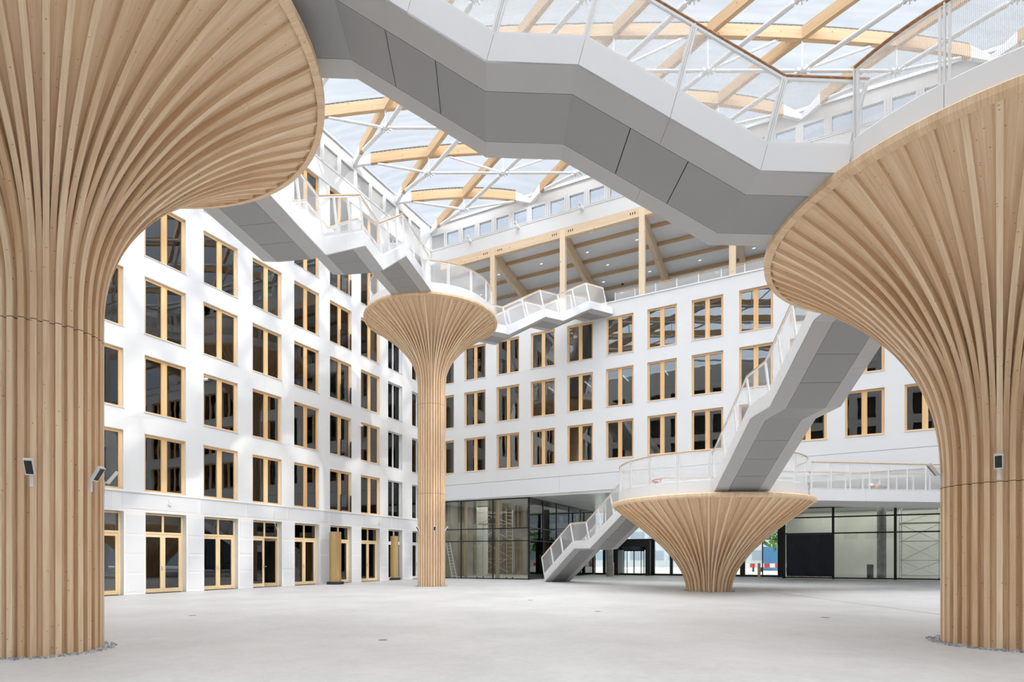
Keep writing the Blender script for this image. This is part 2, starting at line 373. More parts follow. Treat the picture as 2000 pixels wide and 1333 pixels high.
# unseen enclosing walls (they show up in the window reflections)
rh = [(U0+2+2.79*k, U0+3.9+2.79*k, z, z+WH) for k in range(15) for z in LZ]
facade('wall_right', lambda s, e, z: W(s, 43.3+e, z), U0, DB, 0, 27.6, rh)
fh = [(1.5+2.79*k, 3.4+2.79*k, z, z+WH) for k in range(14) for z in LZ]
facade('wall_front', lambda s, e, z: W(U0-e, s, z), 0, 43.3, 0, 27.6, fh)
struct(MB().box(U0, DB, 43.9, 44.1, 0, 27, lambda x, y, z: W(x, y, z)).obj('wall_right_backing', M['room_dark']))
struct(MB().box(U0-.8, U0-.6, 0, 43.3, 0, 27, lambda x, y, z: W(x, y, z)).obj('wall_front_backing', M['room_dark']))
# floor
struct(MB().box(U0-1, 55.4, -7, 44.2, -.12, 0, lambda x, y, z: W(x, y, z)).obj('floor', M['floor']))
# rooms behind the facades: slabs and partitions
mb = MB(); T = lambda x, y, z: W(x, y, z)
for z in (3.75, 7.3, 10.8, 14.3, 17.8, 21.3, 24.8): mb.box(U0, DB+.3, -6.2, -.33, z, z+.3, T)
mb.box(U0, DB+6, -6.4, -6.2, 0, 25, T)
for k in range(0, 12): mb.box(LU[0]-.55+2.787*2*k-11, LU[0]-.45+2.787*2*k-11, -6.2, -.6, 0, 25, T)
struct(mb.obj('wall_left_rooms', M['room']))
mb = MB()
for z in (7.2, 10.75, 14.25, 17.75): mb.box(DB+.33, DB+6, -.3, 44, z, z+.3, T)
mb.box(DB+6, DB+6.2, -6, 44, 7, 18, T)
for k in range(0, 8): mb.box(DB+.5, DB+6, 2.45+2.79*2*k, 2.55+2.79*2*k, 7.3, 18, T)
struct(mb.obj('wall_back_rooms', M['room']))

# ------------------------------------------------------------ windows
def make_window(wd, hd, wood_m, pane, setback=.12, jamb=.11, mull=.24, top=.12, bot=.09, guard=False, ring=False, sill=True):
    """returns mesh parts in local coordinates: x along wall, y into wall, z up"""
    parts = []
    f = MB(); y0, y1 = setback, setback+.10
    f.box(0, jamb, y0, y1, 0, hd); f.box(wd-jamb, wd, y0, y1, 0, hd)
    f.box(jamb, wd-jamb, y0, y1, hd-top, hd); f.box(jamb, wd-jamb, y0, y1, 0, bot)
    f.box(wd/2-mull/2, wd/2+mull/2, y0, y1, bot, hd-top)
    # slim sash steps
    for a, b in ((jamb, wd/2-mull/2), (wd/2+mull/2, wd-jamb)):
        f.box(a, a+.018, y0+.02, y1, bot, hd-top); f.box(b-.018, b, y0+.02, y1, bot, hd-top)
    parts.append(('window_frame', f.mesh('window_frame', wood_m)))
    for a, b in ((jamb, wd/2-mull/2), (wd/2+mull/2, wd-jamb)):
        parts.append(('window_pane', MB().box(a+.01, b-.01, y0+.05, y0+.06, bot, hd-top).mesh('window_pane', pane)))
    if sill: parts.append(('window_sill', MB().box(-.03, wd+.03, -.035, setback, -.02, .0).mesh('window_sill', M['white'])))
    if guard:
        parts.append(('glass_guard', MB().box(wd/2+.05, wd-.06, .02, .035, .02, 1.02).mesh('glass_guard', M['pane_sky'])))
        g = MB(); g.box(wd/2+.0, wd/2+.045, .0, .05, .0, 1.06); g.box(wd-.07, wd-.02, .0, .05, .0, 1.06)
        parts.append(('guard_post', g.mesh('guard_post', M['black'])))
    if ring:
        r = MB()
        pts = [(wd*.66+.13*math.cos(t), .55, 1.05+.24*math.sin(t)) for t in [2*math.pi*k/20 for k in range(21)]]
        r.tube(pts, .035, 6, caps=False)
        parts.append(('floor_number', r.mesh('floor_number', M['dark'])))
        parts.append(('inner_panel', MB().box(.1, wd-.1, .62, .66, 0, 1.7).mesh('inner_panel', M['plaster'])))
    return parts
wid = [0]
def place_window(parts, mtx, base='window'):
    wid[0] += 1
    r = link('%s_%d' % (base, wid[0]), None); struct(r); r.matrix_world = mtx
    for nme, me in parts:
        o = bpy.data.objects.new(nme, me); COL.objects.link(o); o.parent = r
    return r
WP = make_window(1.9, WH, M['win_wood'], M['pane'])
WPG = make_window(1.9, WH, M['win_wood'], M['pane'], guard=True)
WPW = make_window(1.62, WH, M['white'], M['pane_clear'], jamb=.05, mull=.06, top=.06, bot=.06, setback=.2, ring=True)
WPW2 = make_window(1.75, WH, M['white'], M['pane_clear'], jamb=.05, mull=.06, top=.06, bot=.06, setback=.2)
WPB = make_window(1.88, 2.56, M['win_wood'], M['pane'])
WPBG = make_window(1.88, 2.56, M['win_wood'], M['pane'], guard=False)
for i, u in enumerate(LU):
    for z in LZ:
        place_window(WPW if i == 9 else WPW2 if i == 10 else WPG if i == 7 else WP, LM(u, z))
for i, s in enumerate(BW):
    for z in BZ:
        m_ = BM(s, zb(z, s+.94))
        place_window(WPB, m_)
# clerestory windows with white frames (back), louvres (left)
def cler():
    f = MB(); wd, hd = 1.19, 1.08
    f.box(0, .07, -.03, .12, 0, hd); f.box(wd-.07, wd, -.03, .12, 0, hd); f.box(.07, wd-.07, -.03, .12, hd-.1, hd); f.box(.07, wd-.07, -.03, .12, 0, .05)
    g = MB().box(.07, wd-.07, .06, .07, .05, hd-.1)
    h = MB().box(.07, .13, .1, .14, .05, hd-.1); h.box(.07, wd-.07, .1, .14, hd-.2, hd-.1)
    return [('window_frame', f.mesh('clerestory_frame', M['white'])), ('window_pane', g.mesh('clerestory_pane', M['pane_sky'])), ('inner_frame', h.mesh('inner_frame', M['screen']))]
CP = cler()
for s in CB:
    if s > 0: place_window(CP, BM(s, 25.75))
lv = [('louvre_panel', MB().box(0, 1.17, .10, .13, 0, 1.04).mesh('louvre_panel', M['louvre'])), ('backing', MB().box(0, 1.17, .2, .25, 0, 1.04).mesh('backing', M['screen']))]
for a, b in CLP:
    if a > 9: place_window(lv, LM(a, 25.76))
place_window(lv, BM(.06, 25.76))
struct(MB().box(0.02, 1.25, .0, .0, 0, 0).obj('trim_0', M['white'])) if False else None
# mullion pilasters between the clerestory windows
mb = MB()
for s in CB: mb.box(s-.17, s-.09, -.05, .0, 25.7, 26.9, lambda x, y, z: BF(x, y, z))
for a, b in CLP: mb.box(b+.09, b+.18, -.05, .0, 25.7, 26.9, lambda x, y, z: LF(x, y, z))
struct(mb.obj('trim_1', M['white']))
# gutter edge / roof upstand
mb = MB(); mb.box(U0, DB, -.12, .0, 27.5, 27.68, lambda x, y, z: LF(x, y, z)); mb.box(0, 43.3, -.12, 0, 27.5, 27.68, BF)
struct(mb.obj('trim_2', M['aluminium']))
# ledges
mb = MB(); mb.box(U0, DB, -.05, 0, 4.44, 4.52, LF); mb.box(U0, DB, -.04, 0, 24.52, 24.60, LF); mb.box(U0, DB, -.03, 0, 25.62, 25.68, LF)
struct(mb.obj('trim_3', M['white']))
mb = MB(); mb.box(0, 43.3, -.03, 0, 25.62, 25.68, BF)
for k in range(18):
    a, b = k*2.41, (k+1)*2.41
    mb.hexa([BF(a, -.05, zb(18.58, a)), BF(b, -.05, zb(18.58, b)), BF(b, .4, zb(18.58, b)), BF(a, .4, zb(18.58, a)), BF(a, -.05, zb(18.66, a)), BF(b, -.05, zb(18.66, b)), BF(b, .4, zb(18.66, b)), BF(a, .4, zb(18.66, a))])
struct(mb.obj('trim_4', M['white']))
# lower band of the back wall with its shadow joint and vertical joints
mb = MB(); g = MB()
for k in range(8):
    a, b = k*5.42, min(43.3, (k+1)*5.42)
    a2, b2 = a+.006, b-.006
    mb.hexa([BF(a2, -.03, zb(6.05, a)), BF(b2, -.03, zb(6.05, b)), BF(b2, .0, zb(6.05, b)), BF(a2, .0, zb(6.05, a)), BF(a2, -.03, zb(7.17, a)), BF(b2, -.03, zb(7.17, b)), BF(b2, .0, zb(7.17, b)), BF(a2, .0, zb(7.17, a))])
    g.hexa([BF(a, -.012, zb(7.16, a)), BF(b, -.012, zb(7.16, b)), BF(b, .0, zb(7.16, b)), BF(a, .0, zb(7.16, a)), BF(a, -.012, zb(7.21, a)), BF(b, -.012, zb(7.21, b)), BF(b, .0, zb(7.21, b)), BF(a, .0, zb(7.21, a))])
struct(mb.obj('trim_5', M['fascia'])); struct(g.obj('trim_6', M['soffit']))

# ground floor of the left wall: pale perforated panels on the piers and above the doors
def pier_panels():
    k = 0
    for i, u in enumerate(LU):
        a = u+(1.96 if i < 9 else 1.8); b = (LU[i+1] if i < 10 else DB)-.0
        if b-a < .3: continue
        mb = MB()
        zs = [(.12, .86), (.96, 1.70), (1.80, 2.56), (2.66, 3.46)]
        for z0, z1 in zs: mb.box(a+.08, b-.04, -.012, .0, z0, z1, LF)
        struct(mb.obj('trim_%d' % (20+i), M['screen']))
    for k, (a, b) in enumerate([(11.8, 13.9), (14.3, 17.7), (17.9, 20.35), (20.5, 23.0), (23.2, 26.2), (26.5, 29.2), (29.4, 32.3), (32.5, 37.0)]):
        struct(MB().box(a, b, -.012, .0, 3.74, 4.36, LF).obj('trim_%d' % (40+k), M['screen']))
pier_panels()

# doors
def make_door(open_leaf=False, wm=None, pm=None, handle=True):
    wm = wm or M['door_wood']; pm = pm or M['pane']
    wd, hd, y0, y1 = 1.88, 3.58, .27, .36
    parts = []
    f = MB(); f.box(0, .07, y0, y1, 0, hd); f.box(wd-.07, wd, y0, y1, 0, hd); f.box(.07, wd-.07, y0, y1, hd-.07, hd); f.box(.07, wd-.07, y0, y1, 2.66, 2.76); f.box(wd/2-.045, wd/2+.045, y0, y1, 2.76, hd-.07)
    parts.append(('door_frame', f.mesh('door_frame', wm), []))
    for a, b in ((.07, wd/2-.045), (wd/2+.045, wd-.07)): parts.append(('transom_pane', MB().box(a, b, y0+.04, y0+.05, 2.76, hd-.07).mesh('transom_pane', pm), []))
    for k, (a, b) in enumerate(((.07, wd/2-.002), (wd/2+.002, wd-.07))):
        T = None
        if open_leaf and k == 1:
            hx, hy, an = b, y0, math.radians(-62)
            T = lambda x, y, z: (hx+(x-hx)*math.cos(an)-(y-hy)*math.sin(an), hy+(x-hx)*math.sin(-an)*-1*-1+(y-hy)*math.cos(an), z)
            T = lambda x, y, z: (hx+(x-hx)*math.cos(an)-(y-hy)*math.sin(an), hy+(x-hx)*math.sin(an)+(y-hy)*math.cos(an), z)
        l = MB(); st = .115
        l.box(a, a+st, y0+.01, y0+.075, .02, 2.65, T); l.box(b-st, b, y0+.01, y0+.075, .02, 2.65, T)
        l.box(a+st, b-st, y0+.01, y0+.075, 2.53, 2.65, T); l.box(a+st, b-st, y0+.01, y0+.075, .02, .20, T)
        sub = [('door_pane', MB().box(a+st, b-st, y0+.035, y0+.045, .20, 2.53, T).mesh('door_pane', pm))]
        if k == 0 and handle:
            h = MB(); hx0 = b-.05
            h.box(hx0-.02, hx0+.02, y0-.02, y0+.01, 1.0, 1.22); h.tube([(hx0, y0-.02, 1.12), (hx0, y0-.06, 1.12), (hx0+.14, y0-.06, 1.12)], .012, 6)
            sub.append(('door_handle', h.mesh('door_handle', M['aluminium'])))
        parts.append(('door_leaf', l.mesh('door_leaf', wm), sub))
    return parts
DP = make_door(); DPO = make_door(True); DPW = make_door(wm=M['white'], pm=M['pane_clear'])
for i, u in enumerate(LU):
    r = struct(link('door_%d' % (i+1), None)); r.matrix_world = LM(u+.04, 0)
    for nme, me, sub in (DPO if i == 5 else DPW if i >= 9 else DP):
        o = bpy.data.objects.new(nme, me); COL.objects.link(o); o.parent = r
        for n2, m2 in sub:
            q = bpy.data.objects.new(n2, m2); COL.objects.link(q); q.parent = o

# ------------------------------------------------------------ timber tree columns
TREES = {1: dict(c=(-8.017, 9.823), r0=.818, R=4.554, H=10.43, z0=5.669, p=2.267, q=.992, joints=(5.42,)),
         2: dict(c=(9.037, 10.579), r0=.885, R=3.997, H=7.797, z0=2.962, p=2.573, q=.967, joints=(2.93,)),
         3: dict(c=(-4.525, 32.075), r0=.772, R=3.703, H=14.80, z0=11.017, p=2.372, q=.89, joints=(5.15, 10.1)),
         4: dict(c=(9.468, 27.478), r0=1.043, R=4.613, H=4.155, z0=0.0, p=1.876, q=.859, joints=())}
TLAB = {1: 'tall mushroom-shaped timber column at the left edge, canopy cut by the frame', 2: 'mushroom-shaped timber column at the right edge with a broad ribbed canopy',
        3: 'slender full-height timber column in the middle distance with round platform on top', 4: 'low squat timber funnel column near the entrance carrying a round platform'}
NR = 64
def tree_profile(T, n=44):
    pr = []
    if T['z0'] > .05:
        for k in range(6): pr.append((T['r0'], T['z0']*k/6))
    for k in range(n+1):
        u = 1-(1-k/n)**1.5
        r = T['R']-(T['R']-T['r0'])*max(0, 1-u**T['p'])**(1/T['q'])
        z = T['z0']+u*(T['H']-T['z0'])
        pr.append((min(r, T['R']-.11), z))
        if r >= T['R']-.11: break
    return pr
def tree(k):
    T = TREES[k]; cx, cy = T['c']
    root = thing('timber_tree_column', TLAB[k], 'column', (cx, cy, 0))
    wm = wood('spruce_boards_%d' % k, TC0, TC1, True, T['joints'], kd=8.5)
    pr = tree_profile(T); n = len(pr)
    nor = []
    for i in range(n):
        a = pr[max(i-1, 0)]; b = pr[min(i+1, n-1)]; dr, dz = b[0]-a[0], b[1]-a[1]; l = math.hypot(dr, dz); nor.append((dz/l, -dr/l))
    lens = [0]
    for i in range(1, n): lens.append(lens[-1]+math.hypot(pr[i][0]-pr[i-1][0], pr[i][1]-pr[i-1][1]))
    def fl(i): return min(1, max(0, (pr[i][0]-T['r0'])/(T['R']-T['r0'])))
    shell_off = [-(.175-.12*fl(i)) for i in range(n)]
    sh = MB(); sh.lathe([(pr[i][0]+nor[i][0]*shell_off[i], pr[i][1]+nor[i][1]*shell_off[i]) for i in range(n)]+[(T['R']-.06, T['H']+.0)], 96)
    sh.obj('board_lining', wm, root, smooth=True)
    base = math.atan2(-cy, -cx)
    for v in (0, 1):
        def ribmesh(v):
            mb = MB(); b = .041
            rec = [(.095*v)*max(0, 1-fl(i)*3.5)+.004 for i in range(n)]
            rings = []
            for i in range(n):
                o = -rec[i]; inn = shell_off[i]-.02
                po = (pr[i][0]+nor[i][0]*o, pr[i][1]+nor[i][1]*o); pi_ = (pr[i][0]+nor[i][0]*inn, pr[i][1]+nor[i][1]*inn)
                rings.append([(po[0], -b, po[1]), (po[0], b, po[1]), (pi_[0], b, pi_[1]), (pi_[0], -b, pi_[1])])
            for i in range(n-1):
                l0, l1 = lens[i], lens[i+1]; R0, R1 = rings[i], rings[i+1]
                for q, (u0, u1) in enumerate(((0, .08), (.1, .2), (.3, .38), (.4, .5))):
                    q2 = (q+1) % 4
                    mb.face([R0[q], R0[q2], R1[q2], R1[q]], [(u0, l0), (u1, l0), (u1, l1), (u0, l1)])
            mb.face(rings[0]); mb.face(rings[-1][::-1])
            return mb.mesh('rib', wm, smooth=True)
        me = ribmesh(v)
        for j in range(v, NR, 2):
            o = bpy.data.objects.new('rib', me); COL.objects.link(o); o.parent = root
            o.rotation_euler = (0, 0, base+2*math.pi*j/NR)
    R, H = T['R'], T['H']
    zi = pr[-1][1]-.035
    rim = MB(); rim.lathe([(R-.13, zi), (R, H-.045), (R+.005, H+.06), (R-.04, H+.10), (R-.5, H+.10), (R-.5, H+.04), (R-.13, H+.03), (R-.13, zi)], 128)
    rim.obj('rim_ring', wm, root, smooth=True)
    return root
for k in TREES: tree(k)

# gravel rings
def gravel(k, label, rr):
    T = TREES[k]; cx, cy = T['c']; mb = MB(); rnd = random.Random(k)
    n = int(260*T['r0'])*2
    for i in range(n):
        a = rnd.uniform(0, 2*math.pi); r = T['r0']-.03+rr*rnd.random(); s = rnd.uniform(.015, .035)
        x, y = cx+r*math.cos(a), cy+r*math.sin(a)
        P = [(x+s*rnd.uniform(.7, 1.4)*math.cos(a2), y+s*rnd.uniform(.7, 1.4)*math.sin(a2), .0) for a2 in (0, 1.57, 3.14, 4.71)]
        Q = [(x+(p[0]-x)*.6, y+(p[1]-y)*.6, s*rnd.uniform(.7, 1.1)) for p in P]; mb.hexa(P+Q)
    tag(mb.obj('gravel', M['stones'], weld=False), label, 'gravel', kind='stuff')
gravel(1, 'ring of grey pebbles around the foot of the left timber column', .22)
gravel(2, 'ring of grey pebbles around the foot of the right timber column', .26)
gravel(3, 'thin pebble ring around the foot of the slender middle timber column', .15)
gravel(4, 'thin pebble ring around the foot of the low funnel-shaped column', .15)

# ------------------------------------------------------------ railings
def bay(root, pts_low, V, h, mesh_m, uvs=None):
    """infill panel between two base points, V = lean vector per metre"""
    a, b = pts_low
    return
def bridge(name, label, P0, D, prof, W_, uphill, t=.47, rail=1.13, far=False, post=1.25, rail_from=None, rail_to=None, mesh_m='mesh', hr='handrail', foot=False, sides=(-1, 1)):
    """prof: (s, z) polyline of the underside; uphill=+1 when z rises with s"""
    P0 = Vector((P0[0], P0[1], 0)); D = Vector((D[0], D[1], 0)).normalized(); X = Vector((D.y, -D.x, 0))
    root = thing(name, label, 'staircase')
    root.location = P0; 
    lean = -uphill*math.tan(math.radians(15))
    V = D*lean+Vector((0, 0, 1))
    def pt(s, z, x, h): return D*s+X*x+Vector((0, 0, z))+V*h       # local to root
    n = len(prof); hw = W_/2; cw = hw-.5; drop = .05
    # fascia panels
    for side in sides:
        for i in range(n-1):
            (s0, z0), (s1, z1) = prof[i], prof[i+1]
            L = math.hypot(s1-s0, z1-z0); k = max(1, round(L/1.75))
            if L < .05: continue
            for j in range(k):
                f0, f1 = j/k+.003/L, (j+1)/k-.003/L
                a = (s0+(s1-s0)*f0, z0+(z1-z0)*f0); b = (s0+(s1-s0)*f1, z0+(z1-z0)*f1)
                x0, x1 = side*hw, side*(hw-.04)
                mb = MB(); mb.hexa([pt(*a, x0, 0), pt(*b, x0, 0), pt(*b, x1, 0), pt(*a, x1, 0), pt(*a, x0, t), pt(*b, x0, t), pt(*b, x1, t), pt(*a, x1, t)])
                mb.obj('fascia_panel', M['fascia'], root)
    # dark backing inside
    mb = MB()
    for i in range(n-1):
        a, b = prof[i], prof[i+1]
        mb.hexa([pt(*a, -hw+.03, .02), pt(*b, -hw+.03, .02), pt(*b, hw-.03, .02), pt(*a, hw-.03, .02), pt(*a, -hw+.03, t-.12), pt(*b, -hw+.03, t-.12), pt(*b, hw-.03, t-.12), pt(*a, hw-.03, t-.12)])
    mb.obj('carcass', M['gap'], root, weld=False)
    # soffit: edge bands and centre panels
    for i in range(n-1):
        (s0, z0), (s1, z1) = prof[i], prof[i+1]; L = math.hypot(s1-s0, z1-z0)
        if L < .05: continue
        k = max(1, round(L/1.05)); kb = max(1, round(L/2.0))
        for j in range(k):
            g = .008/L; f0 = j/k+(g if j else 0); f1 = (j+1)/k-(g if j < k-1 else 0)
            a = (s0+(s1-s0)*f0, z0+(z1-z0)*f0); b = (s0+(s1-s0)*f1, z0+(z1-z0)*f1)
            mb = MB(); q = cw-.006
            mb.hexa([pt(*a, -q, -drop), pt(*b, -q, -drop), pt(*b, q, -drop), pt(*a, q, -drop), pt(*a, -q, -drop+.03), pt(*b, -q, -drop+.03), pt(*b, q, -drop+.03), pt(*a, q, -drop+.03)])
            mb.obj('soffit_panel', M['soffit'], root)
        for side in (-1, 1):
            for j in range(kb):
                g = .002/L; f0 = j/kb+(g if j else 0); f1 = (j+1)/kb-(g if j < kb-1 else 0)
                a = (s0+(s1-s0)*f0, z0+(z1-z0)*f0); b = (s0+(s1-s0)*f1, z0+(z1-z0)*f1)
                mb = MB(); xo, xi = side*hw, side*(cw+.004)
                mb.hexa([pt(*a, xo, 0), pt(*b, xo, 0), pt(*b, xi, -drop), pt(*a, xi, -drop), pt(*a, xo, .03), pt(*b, xo, .03), pt(*b, xi, -drop+.03), pt(*a, xi, -drop+.03)])
                mb.obj('soffit_band', M['soffit_light'], root)
    # walking surface: landings and steps
    mb = MB()
    for i in range(n-1):
        (s0, z0), (s1, z1) = prof[i], prof[i+1]
        a0 = pt(s0, z0, 0, t-.08); a1 = pt(s1, z1, 0, t-.08)
        sa, za = a0.dot(D), a0.z; sb, zb_ = a1.dot(D), a1.z
        if abs(z1-z0) < .05:
            mb.hexa([D*sa+X*(-hw+.05)+Vector((0, 0, za-.06)), D*sb+X*(-hw+.05)+Vector((0, 0, zb_-.06)), D*sb+X*(hw-.05)+Vector((0, 0, zb_-.06)), D*sa+X*(hw-.05)+Vector((0, 0, za-.06)),
                     D*sa+X*(-hw+.05)+Vector((0, 0, za)), D*sb+X*(-hw+.05)+Vector((0, 0, zb_)), D*sb+X*(hw-.05)+Vector((0, 0, zb_)), D*sa+X*(hw-.05)+Vector((0, 0, za))])
        else:
            st = max(1, round(abs(zb_-za)/.17))
            for k in range(st):
                f0, f1 = k/st, (k+1)/st
                x0, x1 = sa+(sb-sa)*f0, sa+(sb-sa)*f1
                zt = max(za+(zb_-za)*f0, za+(zb_-za)*f1)+.02
                zl = min(za+(zb_-za)*f0, za+(zb_-za)*f1)-.1
                mb.hexa([D*x0+X*(-hw+.05)+Vector((0, 0, zl)), D*x1+X*(-hw+.05)+Vector((0, 0, zl)), D*x1+X*(hw-.05)+Vector((0, 0, zl)), D*x0+X*(hw-.05)+Vector((0, 0, zl)),
                         D*x0+X*(-hw+.05)+Vector((0, 0, zt)), D*x1+X*(-hw+.05)+Vector((0, 0, zt)), D*x1+X*(hw-.05)+Vector((0, 0, zt)), D*x0+X*(hw-.05)+Vector((0, 0, zt))])
    mb.obj('steps', M['step'], root, weld=False)
    # railings
    ra = prof[0][0] if rail_from is None else rail_from; rb = prof[-1][0] if rail_to is None else rail_to
    def clip(i):
        (s0, z0), (s1, z1) = prof[i], prof[i+1]
        a, b = max(s0, ra), min(s1, rb)
        if b-a < .1: return None
        f = lambda s: z0+(z1-z0)*(s-s0)/(s1-s0)
        return (a, f(a)), (b, f(b))
    for side in sides:
        xr = side*(hw-.03)
        top = []
        for i in range(n-1):
            c = clip(i)
            if not c: continue
            a, b = c; L = math.hypot(b[0]-a[0], b[1]-a[1]); k = max(1, round(L/post))
            if not top: top.append(pt(*a, xr, t+rail))
            top.append(pt(*b, xr, t+rail))
            for j in range(k):
                p = (a[0]+(b[0]-a[0])*j/k, a[1]+(b[1]-a[1])*j/k); q = (a[0]+(b[0]-a[0])*(j+1)/k, a[1]+(b[1]-a[1])*(j+1)/k)
                mb = MB(); A, B, C_, E_ = pt(*p, xr, t+.02), pt(*q, xr, t+.02), pt(*q, xr, t+rail-.05), pt(*p, xr, t+rail-.05)
                l = L/k; mb.face([A, B, C_, E_], [(0, 0), (l, 0), (l-lean*0, rail), (0, rail)])
                fr = MB()
                dd = (B-A).normalized()*.035
                for (s_, e_) in ((A, B), (E_, C_)): fr.bar(s_, e_, .04, .04)
                fr.bar(A+dd, E_+dd, .035, .045, up=X); fr.bar(B-dd, C_-dd, .035, .045, up=X)
                fo = fr.obj('panel_frame', M['white'], root)
                mb.obj('mesh_infill', M[mesh_m], fo, weld=False)
            for j in range(k+1):
                if j == k and i < n-2 and clip(i+1): continue
                p = (a[0]+(b[0]-a[0])*j/k, a[1]+(b[1]-a[1])*j/k)
                MB().bar(pt(*p, xr+side*.0, t-.02), pt(*p, xr, t+rail-.02), .05, .022, up=D).obj('post', M['white'], root)
        MB().tube(top, .03, 8).obj('handrail', M[hr], root, smooth=True)
    return root

# top bridge right column -> left column (passes over the camera's view)
BA0 = Vector((9.037, 10.579, 0)); BA1 = Vector((-8.017, 9.823, 0)); BAd = (BA1-BA0).normalized()
def sA(x): return (9.037-x)
bridge('stair_bridge', 'nearest and largest white stair bridge, grey underside, spanning the left and right columns', BA0, BAd,
       [(3.62, 7.87), (sA(3.98), 7.87), (sA(1.0), 9.48), (sA(-.47), 9.48), (sA(-2.97), 10.93), (12.9, 10.93)], 2.16, 1, post=1.45, rail_from=3.65)
# left column -> slender column
BB0 = Vector((-8.017, 9.823, 0)); BB1 = Vector((-4.525, 32.075, 0)); BBd = (BB1-BB0).normalized(); ky = BBd.y
def sB(y): return (y-9.823)/ky
bridge('stair_bridge', 'white stair bridge with see-through railings rising from the left column to the slender column', BB0, BBd,
       [(4.1, 10.9), (sB(17.75), 10.9), (sB(20.7), 12.8), (sB(22.4), 12.8), (sB(25.0), 14.72), (19.15, 14.9)], 2.1, 1, mesh_m='mesh_far', hr='handrail_pale', rail_to=19.2)
# slender column -> terrace
bC = Vector((.876, .48, 0)); nC = Vector((-.48, .876, 0))
c0 = Vector((-.17, 34.3, 0))+nC*.95
bridge('stair_bridge', 'small white stair bridge climbing from the slender column to the timber-beamed terrace', c0, bC,
       [(-2.2, 15.0), (0, 15.0), (2.6, 16.6), (3.9, 16.6), (6.1, 17.85), (7.9, 17.85)], 1.9, 1, mesh_m='mesh_far', hr='handrail_pale', rail_from=-1.6, rail_to=7.5)
# low column -> right column
BD0 = Vector((9.468, 27.478, 0)); BD1 = Vector((9.037, 10.579, 0)); BDd = (BD1-BD0).normalized()
def sD(y): return (27.478-y)
bridge('stair_bridge', 'steep white stair bridge from the low funnel column up to the right column', BD0, BDd,
       [(4.18, 4.32), (sD(23.2), 4.32), (sD(19.5), 6.35), (sD(17.95), 6.35), (sD(15.2), 7.92), (13.3, 7.92)], 2.2, 1, mesh_m='mesh_far', hr='handrail_pale', rail_from=3.9)
# floor -> low column
eD = Vector((.52, -.855, 0)).normalized(); eN = Vector((.855, .52, 0))
e0 = Vector((2.16, 37.6, 0))+eN*1.05
bridge('stair_flight', 'lowest white stair rising from the floor up to the platform of the low funnel column', e0, eD,
       [(0.0, 0.02), (3.15, 2.13), (4.7, 2.13), (7.95, 4.28), (8.4, 4.28)], 2.1, 1, mesh_m='mesh_far', hr='handrail_pale', rail_from=0.0, rail_to=8.4)
mb = MB()

# platforms on the columns
def platform(k, label, Rd, gaps, rail=1.15, mesh_m='mesh_far', hr='handrail_pale', ht=.52):
    T = TREES[k]; cx, cy = T['c']; H = T['H']; root = thing('round_platform', label, 'platform', (cx, cy, H+.1))
    zt = ht
    MB().lathe([(0, 0), (Rd-.1, 0), (Rd-.1, zt-.1), (0, zt-.1)], 96).obj('deck', M['step'], root, smooth=True)
    def in_gap(a):
        a %= 360
        return any((g0 <= a <= g1) or (g0 <= a+360 <= g1) for g0, g1 in gaps)
    n = max(12, round(2*math.pi*Rd/1.35)); n = n if n % 2 == 0 else n+1
    st = 360/n
    for i in range(n):
        MB().lathe([(Rd-.06, .02), (Rd, .02), (Rd, zt), (Rd-.06, zt), (Rd-.06, .02)], 6, a0=math.radians(i*st)+.003/Rd, a1=math.radians((i+1)*st)-.003/Rd).obj('fascia_panel', M['fascia'], root, smooth=True)
    runs = []; cur = []
    for i in range(n):
        a = i*st
        if in_gap(a+st/2): 
            if cur: runs.append(cur); cur = []
            continue
        cur.append(i)
        sub = 8; rr = Rd-.04
        mb = MB()
        for q in range(sub):
            t0 = math.radians(a+st*q/sub); t1 = math.radians(a+st*(q+1)/sub); l = rr*math.radians(st)/sub
            mb.face([(rr*math.cos(t0), rr*math.sin(t0), zt), (rr*math.cos(t1), rr*math.sin(t1), zt), (rr*math.cos(t1), rr*math.sin(t1), zt+rail-.05), (rr*math.cos(t0), rr*math.sin(t0), zt+rail-.05)],
                    [(l*q, 0), (l*(q+1), 0), (l*(q+1), rail), (l*q, rail)])
        fr = MB(); pts = [math.radians(a+st*q/sub) for q in range(sub+1)]
        fr.tube([(rr*math.cos(t), rr*math.sin(t), zt+.02) for t in pts], .018, 6); fr.tube([(rr*math.cos(t), rr*math.sin(t), zt+rail-.06) for t in pts], .018, 6)
        for da in (-.35, .35):
            t = math.radians(a+(.9 if da > 0 else st-.9)); fr.bar((rr*math.cos(t), rr*math.sin(t), zt), (rr*math.cos(t), rr*math.sin(t), zt+rail-.05), .035, .03, up=(math.cos(t), math.sin(t), 0))
        fo = fr.obj('panel_frame', M['white'], root); mb.obj('mesh_infill', M[mesh_m], fo, smooth=True)
        for aa in ([a] if (i-1 in cur) else [a])+([a+st] if in_gap(a+st*1.5) else []):
            t = math.radians(aa); MB().bar((rr*math.cos(t), rr*math.sin(t), zt-.02), (rr*math.cos(t), rr*math.sin(t), zt+rail-.02), .022, .055, up=(math.cos(t), math.sin(t), 0)).obj('post', M['white'], root)
    if cur:
        if runs and runs[0][0] == 0 and not in_gap(-st/2): runs[0] = [c-n for c in cur]+runs[0]
        else: runs.append(cur)
    for r in runs:
        pts = []
        for q in range(len(r)*8+1):
            t = math.radians(r[0]*st+st*q/8); rr = Rd-.04; pts.append((rr*math.cos(t), rr*math.sin(t), zt+rail))
        MB().tube(pts, .028, 8).obj('handrail', M[hr], root, smooth=True)
    return root
def ang(v): return math.degrees(math.atan2(v.y, v.x)) % 360
